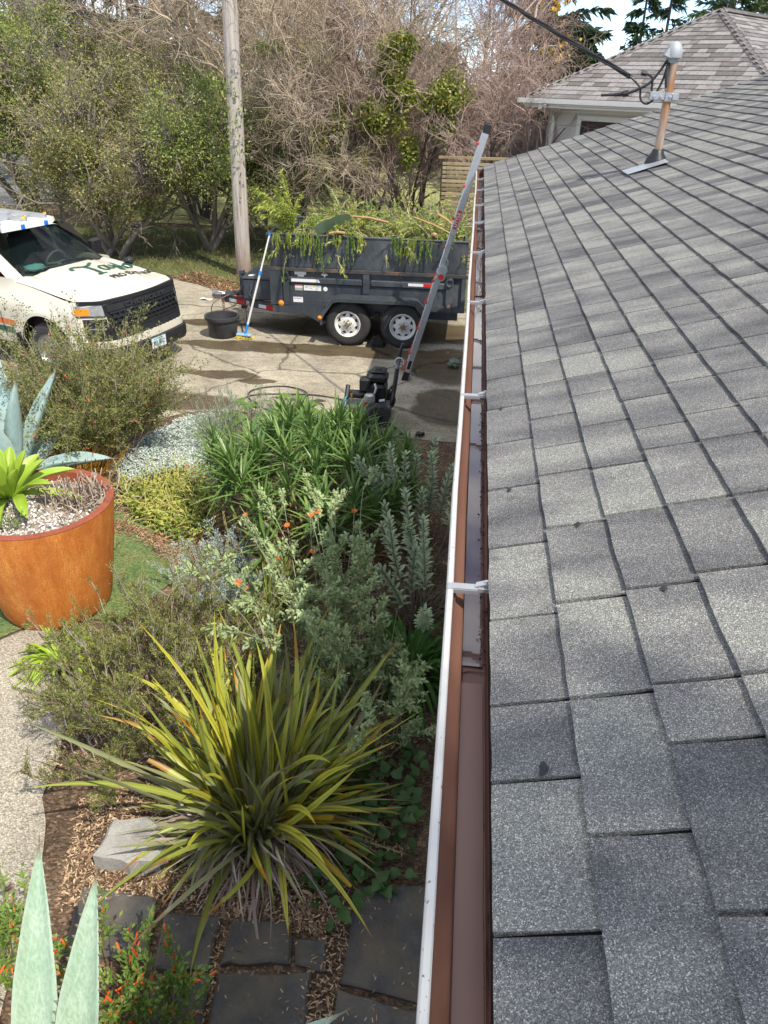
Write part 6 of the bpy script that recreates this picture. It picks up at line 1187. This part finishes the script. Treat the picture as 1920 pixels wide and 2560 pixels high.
for k in range(16): q = link('flower', fme, t); q.location = Vector(P[k])-Vector(ML); q.rotation_euler = Vector(nrm(D[k:k+1]+np.array([[0, -.8, .6]]))[0]).to_track_quat('Z', 'Y').to_euler()
# grey sage: felted leaves in whorls
SO = (-.22, 5.55, 0); sg_ = empty('grey_sage', SO, 'felted pale grey sage with upright leafy spires against the gutter', 'shrub'); sgm = leafmat('felted grey leaf', [(.27, .36, .19), (.40, .48, .30), (.52, .58, .40)], .15, .85, .6, 3, spec=.1)
st_ = np.concatenate([fan((-.26, 5.85, 0), .18, .35, 19, .75, 1.3, .40, 8, .09), fan((-.18, 4.85, 0), .12, .2, 9, .7, 1.1, .4, 8, .05, 0, (-.1, 0))])
npart('stems', tubes(st_, .006, 5), pm('woody sage stem', [(.16, .14, .11), (.28, .26, .2)], 9), sg_, SO, kind='stuff')
for p in st_:
    nw = 13; tt = np.linspace(.45, 1, nw); Pw, Dw = [], []
    for q, tq in enumerate(tt):
        f_ = tq*7*.999; k = int(f_); c = p[k]*(1-f_+k)+p[k+1]*(f_-k); ax = nrm((p[k+1]-p[k])[None])[0]
        for j in range(4):
            a = j*1.571+q*.785; e = rad(25+30*tq); h = np.array([math.cos(a), math.sin(a), 0]); Pw.append(c); Dw.append(h*math.cos(e)+ax*math.sin(e))
    Pw, Dw = np.array(Pw), nrm(np.array(Dw)); lt_ = np.repeat(tt, 4); npart('leaf_spire', strips(Pw, Dw, hside(Dw), (.125-.05*lt_)*rng.uniform(.8, 1.2, len(Pw)), .036-.010*lt_, .25, 4, leafp, .3), sgm, sg_, SO, smooth=True)
# heath
HE = (-1.95, 3.75, 0); st_ = np.concatenate([fan((-1.80, 3.75, 0), .48, .45, 105, .45, .95, .7, 8, .13, .0), fan((-2.05, 3.2, 0), .2, .3, 26, .4, .75, 1.0, 8, .13)])
t, ps = bush('woody_heath', 'straggly heath shrub with bare grey stems and fine green tips beside the planter', HE, st_, 68000, .027, .006, leafmat('heath needles', [(.08, .105, .025), (.17, .21, .045), (.28, .31, .08), (.30, .20, .10)], .2, sc=4), pm('bleached stem', [(.15, .11, .085), (.29, .24, .20), (.46, .41, .36)], 9, isl=.5), (1900, .17, .7, .35), .005, tmin=.4, spread=.7)
P, D, tt = branch(ps[0], 90, .35, .5, .55); pp = walk(P, D, rng.uniform(.06, .13, 90), 4, .08); npart('flower_spikes', leaves_on(pp, 3200, .008, .006, .2, 1.2, 1, 0, .002), leafmat('faded pink bells', [(.28, .13, .10), (.42, .24, .20), (.40, .34, .30)], .2), t, HE, kind='stuff')
# silver artemisia, lavender, ground covers, big leaved plant
AR = (-2.0, 5.15, 0); sil = leafmat('silver filigree', [(.30, .38, .34), (.42, .50, .45), (.52, .58, .52)], .2, .8, .6, 3)
bush('silver_artemisia', 'pale silver green ferny artemisia mound between heath and aloe', AR, np.concatenate([fan((-1.95, 5.05, 0), .33, .28, 70, .18, .42, .7), fan((-1.9, 5.55, 0), .1, .1, 10, .25, .45, .3)]), 9000, .028, .007, sil, sil, (500, .10, .9, .3), .003)
LV = (-2.6, 8.05, 0); bush('lavender', 'grey green upright lavender mound beside the silver ground cover', LV, fan(LV, .30, .5, 170, .3, .62, .55, 6, .06), 9500, .034, .006, leafmat('lavender leaf', [(.18, .22, .14), (.28, .33, .23), (.40, .43, .33)], .2, .8), pm('lavender stem', [(.26, .28, .18), (.36, .37, .26)], 9), (420, .16, .5, .5), .003, up=.5, spread=.7)
def cover(name, label, poly, n, lsz, lw, mat, z=(.02, .07), upd=.4, prof=leafp, nseg=2, fold=0.):
    q = area_pts(poly, n); hz_n = np.array([mnoise.noise(Vector((x*3, y*3, 0))) for x, y in q]); P = np.c_[q, rng.uniform(*z, n)+.03*hz_n]; D = rdir(n, upd); c = (float(q[:, 0].mean()), float(q[:, 1].mean()), 0)
    o = npart(name, strips(P, D, hside(D), lsz*rng.uniform(.6, 1.3, n), lw, .2, nseg, prof, fold), mat, off=c, kind='stuff'); o.location = c; return tag(o, label, 'ground cover')
cover('silver_ground_cover', 'silver white carpet of tiny leaves beside the driveway', [(-3.75, 7.02), (-3.85, 7.6), (-3.73, 7.96), (-3.42, 8.66), (-3.0, 8.88), (-2.72, 8.0), (-2.75, 7.5), (-2.96, 7.24), (-3.46, 6.92)], 16000, .036, .017, leafmat('silver carpet leaf', [(.36, .44, .37), (.52, .59, .52), (.66, .70, .65)], .15, .85), (.01, .07), .25)
yg = leafmat('yellowing round leaf', [(.10, .17, .03), (.22, .30, .05), (.40, .42, .08), (.50, .44, .12)], .3)
cover('yellowing_ground_cover', 'yellow green mat of round leaves and runners between planter and aloe', [(-3.5, 6.75), (-2.9, 7.2), (-2.45, 6.75), (-2.25, 5.9), (-2.45, 5.7), (-3.1, 6.15)], 1250, .05, .045, yg, (.02, .12), .8)
P = np.c_[area_pts([(-3.5, 6.75), (-2.9, 7.2), (-2.35, 6.75), (-2.25, 5.9), (-3.1, 6.15)], 420), np.full(420, .04)]; D = rdir(420, .35); o = npart('runners', tubes(walk(P, D, rng.uniform(.15, .4, 420), 7, .22, .04), .0035, 4), pm('yellow runner', [(.38, .40, .08), (.52, .48, .16)], 9, isl=.5), kind='stuff')
bg2 = empty('broad_leaved_plant', (-2.35, 8.6, 0), 'mid green plant with big lobed leaves at the driveway edge', 'plant'); n = 34; a = rng.random(n)*6.283; r = .38*np.sqrt(rng.random(n)); P = np.c_[-2.3+r*1.3*np.cos(a), 8.5+r*np.sin(a), rng.uniform(.2, .38, n)]; D = nrm(np.c_[np.cos(a), np.sin(a), rng.uniform(-.1, .3, n)])
V, q, UV = strips(P, D, hside(D), rng.uniform(.18, .28, n), rng.uniform(.15, .22, n), .35, 5, lambda t: np.interp(t, [0, .12, .3, .45, .6, .75, 1], [.2, .8, 1, .75, .85, .5, .05]), .15, raw=True)
blm = leafmat('broad green leaf', [(.08, .17, .03), (.14, .25, .05), (.22, .32, .08)], .3)
for k in range(n): me = np_mesh('leaf', V[k], q, UV[k], True, (-2.35, 8.6, 0)); me.materials.append(blm); link('leaf', me, bg2)
npart('stems', tubes(walk(np.c_[-2.3+rng.normal(0, .1, n), 8.5+rng.normal(0, .1, n), np.zeros(n)], nrm(P-np.array([-2.3, 8.5, 0])), .36, 4, .05), .005, 4), blm, bg2, (-2.35, 8.6, 0), kind='stuff')
iv = empty('ivy', (-.42, 2.78, 0), 'dark green lobed ivy spreading from under the sword leaves to the paving', 'ivy'); n = 210; q = area_pts([(-.8, 2.95), (-.4, 3.5), (-.05, 3.6), (-.1, 2.55), (-.45, 2.3), (-.62, 2.35), (-.72, 2.7)], n); P = np.c_[q, rng.uniform(.03, .14, n)]; D = rdir(n, .25)
V, f_, UV = strips(P, D, hside(D), rng.uniform(.06, .11, n), rng.uniform(.06, .10, n), .2, 5, lambda t: np.interp(t, [0, .12, .3, .42, .62, .78, 1], [.3, 1, .6, .85, .42, .4, .03]), .2, raw=True); ivm = leafmat('ivy leaf', [(.03, .075, .022), (.06, .125, .035), (.10, .18, .06)], .2, .4)
for k in range(n): me = np_mesh('leaf', V[k], f_, UV[k], True, (-.42, 2.78, 0)); me.materials.append(ivm); link('leaf', me, iv)
# small red star flowers by the lavender
t = empty('red_zauschneria', (-2.55, 7.15, 0), 'small grey leaved plant with scarlet flowers between lavender and aloe', 'plant'); st_ = fan((-2.5, 7.05, 0), .22, .25, 30, .12, .3, .8); npart('foliage', join(tubes(st_, .002, 3), leaves_on(st_, 1300, .025, .009)), sil, t, (-2.55, 7.15, 0), kind='stuff'); tubeflowers(t, (-2.55, 7.15, 0), st_, 16, .03, .007, pm('scarlet', [(.70, .04, .02), (.8, .08, .03)], 9), down=.4, tmin=.7)
# firecracker plant round the near agave
CU = (-1.35, 1.95, 0); st_ = np.concatenate([fan((-1.14, 1.66, 0), .17, .14, 46, .20, .44, .5, 7, .08, 0, (0, .0)), fan((-1.98, 1.85, 0), .08, .12, 22, .3, .5, .3, 7, .08), fan((-1.48, 1.85, 0), .12, .1, 14, .3, .5, .4, 7, .08)])
t, ps = bush('firecracker_plant', 'green bushy plant with orange red tube flowers around the near agave', CU, st_, 4300, .036, .015, leafmat('firecracker leaf', [(.08, .15, .025), (.17, .27, .05), (.28, .38, .08)], .3, .4), pm('reddish stem', [(.16, .10, .06), (.24, .18, .08)], 9), (240, .16, .7, .4), .003, fold=.25, nseg=2)
tubeflowers(t, CU, ps[1], 150, .042, .0046, pm('orange red tube', [(.75, .06, .015), (.85, .16, .03)], 20, obj=.8), down=-.1, tmin=.55)
# ---------------------------------------------------------------- paving, stone, mulch
def paver(poly, seed):
    r = random.Random(seed); pts = []
    for a, e in zip(poly, poly[1:]+poly[:1]):
        a, e = np.array(a), np.array(e); m = max(3, int(np.linalg.norm(e-a)/.05))
        for k in range(m): t_ = k/m; pts.append(tuple(a+(e-a)*t_+np.array([r.uniform(-1, 1), r.uniform(-1, 1)])*(.006 if k else .010)))
    return pts
def slate():
    N = NT('dark slate paving'); p = N.pos(); c = N.ramp(N.noise(p, 5, 7, .65), [(.3, (.045, .044, .043)), (.5, (.075, .071, .066)), (.72, (.14, .125, .105))])
    s = N.noise(N.pos((1, 2.2, 1)), 26, 6, .75); c = N.mix(N.ramp(s, [(.60, 0.0), (.72, .5)]), c, (.19, .18, .165)); m = N.noise(p, 3.1, 4); c = N.mix(N.ramp(m, [(.48, 0.0), (.66, .7)]), c, (.13, .105, .065)); N.set(Base_Color=c, Roughness=.75); N.bump(N.noise(p, 18, 7, .7), .55, .02); return N.m
M['slate'] = slate()
PS = [[(-.365, 2.55), (.0, 2.60), (.30, 2.60), (.30, 2.02), (.02, 1.99), (-.365, 2.04)], [(-.375, 2.00), (.02, 1.95), (.30, 1.97), (.30, 1.40), (-.385, 1.42)], [(-.98, 2.27), (-.68, 2.31), (-.62, 2.10), (-.97, 2.05)], [(-.64, 2.22), (-.46, 2.24), (-.45, 2.08), (-.60, 2.09)], [(-.965, 2.01), (-.52, 2.06), (-.47, 1.62), (-.93, 1.60)], [(-1.34, 2.26), (-1.03, 2.29), (-1.02, 2.02), (-1.28, 1.98)], [(-1.83, 2.36), (-1.41, 2.35), (-1.33, 2.02), (-1.77, 2.0)], [(-1.30, 1.94), (-.99, 1.98), (-.97, 1.60), (-1.28, 1.62)], [(-.90, 1.56), (-.47, 1.58), (-.46, 1.1), (-.88, 1.1)]]
b = MB(); b.add([(-1.95, 1.0, .004), (.45, 1.0, .004), (.45, 2.66, .004), (-1.95, 2.5, .004)], [(0, 1, 2, 3)]); pat = struct('patio', b, M['dirt'])
for k, poly in enumerate(PS):
    b = MB(); b.prism(paver(poly, k), -.02, .034+.004*(k % 3), .014, .012); b.build('paving_stone', M['slate'], pat)
sb = [(-1.79, 2.70), (-1.60, 2.76), (-1.44, 2.66), (-1.44, 2.50), (-1.60, 2.46), (-1.80, 2.48)]
b = MB(); b.prism(paver(sb, 40), -.02, .15, .02, .02); o = b.build('stone_block', pm('pale grey stone', [(.18, .175, .16), (.30, .29, .265), (.38, .37, .34)], 6, 6, rough=.85, bump=.6, bsc=24, speck=.15), smooth=False); tag(o, 'squared pale grey stone block lying under the sword leaf tips', 'stone')
chip = pm('wood chips', [(.07, .045, .028), (.17, .10, .06), (.31, .195, .11), (.46, .31, .18), (.56, .42, .27)], 5, isl=.8, rough=.85)
def litter(name, poly, n, L_, W_, mat, z=.012, hz=.03):
    q = area_pts(poly, n); P = np.c_[q, z+rng.random(n)*hz]; D = rdir(n); D[:, 2] *= .3; return npart(name, strips(P, nrm(D), hside(nrm(D)), rng.uniform(*L_, n), rng.uniform(*W_, n), 0, 2, lambda t: np.interp(t, [0, .2, .8, 1], [.5, 1, .9, .4]), .25), mat, kind='stuff')
litter('wood_chip_mulch', [(-1.9, 2.2), (-1.5, 2.35), (-.95, 2.3), (-.62, 2.26), (-.42, 2.28), (-.40, 2.7), (-.1, 2.8), (-.3, 3.3), (-1.5, 3.2), (-2.1, 2.9)], 12000, (.006, .036), (.003, .012), chip)
litter('bark_piece', [(-1.9, 2.2), (-1.5, 2.35), (-.95, 2.3), (-.42, 2.28), (-.40, 2.7), (-.3, 3.3), (-1.5, 3.2), (-2.1, 2.9)], 240, (.03, .07), (.012, .03), chip)
litter('joint_litter', [(-.60, 1.2), (-.38, 1.2), (-.37, 2.5), (-.52, 2.5)], 900, (.012, .035), (.004, .010), chip)
litter('joint_litter', [(-1.05, 1.3), (-.95, 1.3), (-.98, 2.3), (-1.06, 2.3)], 420, (.012, .035), (.004, .009), chip)
litter('paving_litter', [(-1.3, 1.4), (.05, 1.4), (.05, 2.55), (-1.3, 2.3)], 330, (.012, .035), (.003, .007), chip, .04, .01)
litter('bed_litter', [(-2.4, 3.0), (-1.2, 3.2), (-.1, 3.4), (-.1, 8.2), (-3.4, 8.6), (-4.2, 7), (-3.2, 5.9), (-2.3, 5.3), (-2.3, 4.2), (-2.7, 3.9)], 7000, (.015, .05), (.005, .014), chip)
litter('bark_litter', [(-3.5, 6.2), (-2.3, 5.75), (-1.9, 5.2), (-2.2, 5.2), (-2.9, 5.8), (-3.5, 6.0)], 1500, (.02, .05), (.006, .014), pm('reddish bark bits', [(.16, .07, .035), (.30, .15, .08), (.42, .28, .18)], 5, isl=.8), .014, .02)
q = area_pts([(-2.4, 2.5), (-2.05, 2.2), (-1.85, 2.55), (-1.5, 2.3), (-1.5, 2.48), (-1.85, 2.8), (-2.25, 3.1)], 2600); P = np.c_[q, np.full(len(q), .012)]; D = rdir(len(q), .8); o = npart('moss_cushions', strips(P, D, perp(D), .022, .008, .1, 1, leafp), leafmat('moss tufts', [(.035, .05, .014), (.07, .085, .025), (.12, .12, .05)], .1), kind='stuff')
q = area_pts([(-3.42, 4.24), (-3.15, 4.6), (-2.3, 5.3), (-2.7, 5.9), (-3.3, 6.2), (-5.2, 6.2), (-6, 5), (-6, 3.6), (-4.2, 4.05)], 15000); P = np.c_[q, np.full(len(q), .012)]; D = rdir(len(q), .9); o = npart('moss_lawn', strips(P, D, perp(D), .035, .010, .1, 1, leafp), leafmat('moss lawn blades', [(.05, .085, .025), (.10, .155, .05), (.19, .21, .08)], .15, sc=2), kind='stuff')
g = 900; P = np.c_[.055+rng.random(g)**.6*.045, np.where(rng.random(g) < .3, rng.uniform(1.3, 2.9, g), rng.uniform(4.2, 10.8, g)), np.full(g, GZ-.102)]; P[:, 0] = np.where(P[:, 1] < 3, .085+rng.random(g)*.022, P[:, 0]); P[:, 2] += np.clip(P[:, 0]-.095, 0, 1)*1.5; D = rdir(g)
npart('gutter_grit', strips(P-np.array(HO), D, perp(D), rng.uniform(.004, .014, g), rng.uniform(.003, .008, g), 0, 2, leafp, .3), pm('dark grit', [(.03, .02, .015), (.09, .06, .04), (.2, .14, .09)], 9, isl=.7), gutter, kind='stuff')
litter('red_bark_mulch', [(-6.3, 16.05), (-5.2, 15.25), (-4.5, 14.75), (-3.6, 14.4), (-3.4, 15.0), (-4.6, 15.7), (-6.0, 16.7)], 2200, (.03, .08), (.012, .03), pm('reddish bark bits wide', [(.16, .07, .035), (.30, .15, .08), (.42, .28, .18)], 5, isl=.8), .014, .02)
litter('driveway_litter', [(-6, 9.3), (-3.4, 9.1), (-1, 8.8), (-.1, 9), (-.1, 14), (-4.5, 14.5), (-6, 15.5)], 420, (.012, .04), (.005, .015), chip, .010, .006)
P = rng.normal(0, 1, (260, 3))*np.array([.16, .12, .55])+np.array([-4.80, 16.32, 3.1]); D = rdir(260, -.2); t = empty('ivy_sprig', (-4.8, 16.35, 2.6), 'small leafy green sprigs clinging to the utility pole halfway up', 'ivy')
npart('leaves', strips(P, D, perp(D), .07, .04, .2, 2, leafp), M['leaf_fresh'], t, (-4.8, 16.35, 2.6), kind='stuff')
for nm, lab, cat in (('verge_grass', 'short dry grass on the verge round the utility pole', 'grass'), ('runners', 'yellow runners creeping through the yellowing ground cover', 'runners'), ('wood_chip_mulch', 'pale wood chip mulch spread under the sword leaved plant', 'mulch'), ('bark_piece', 'larger bark pieces lying among the wood chips', 'bark'),
    ('joint_litter', 'wood chips caught in the joints between the dark paving stones', 'litter'), ('joint_litter.001', 'wood chips in the left paving joint near the agave', 'litter'), ('paving_litter', 'thin dry needles scattered on the paving stones', 'litter'), ('bed_litter', 'dry leaf litter on the soil of the planting bed', 'litter'), ('bark_litter', 'reddish bark bits between planter lawn and ground cover', 'bark'),
    ('moss_cushions', 'dark moss tufts along the path edge', 'moss'), ('moss_lawn', 'low green moss lawn round the rusty planter', 'moss'), ('red_bark_mulch', 'reddish bark along the far edge of the driveway', 'mulch'), ('driveway_litter', 'small dry leaf bits scattered on the concrete driveway', 'litter')):
    if nm in bpy.data.objects: tag(bpy.data.objects[nm], lab, cat)
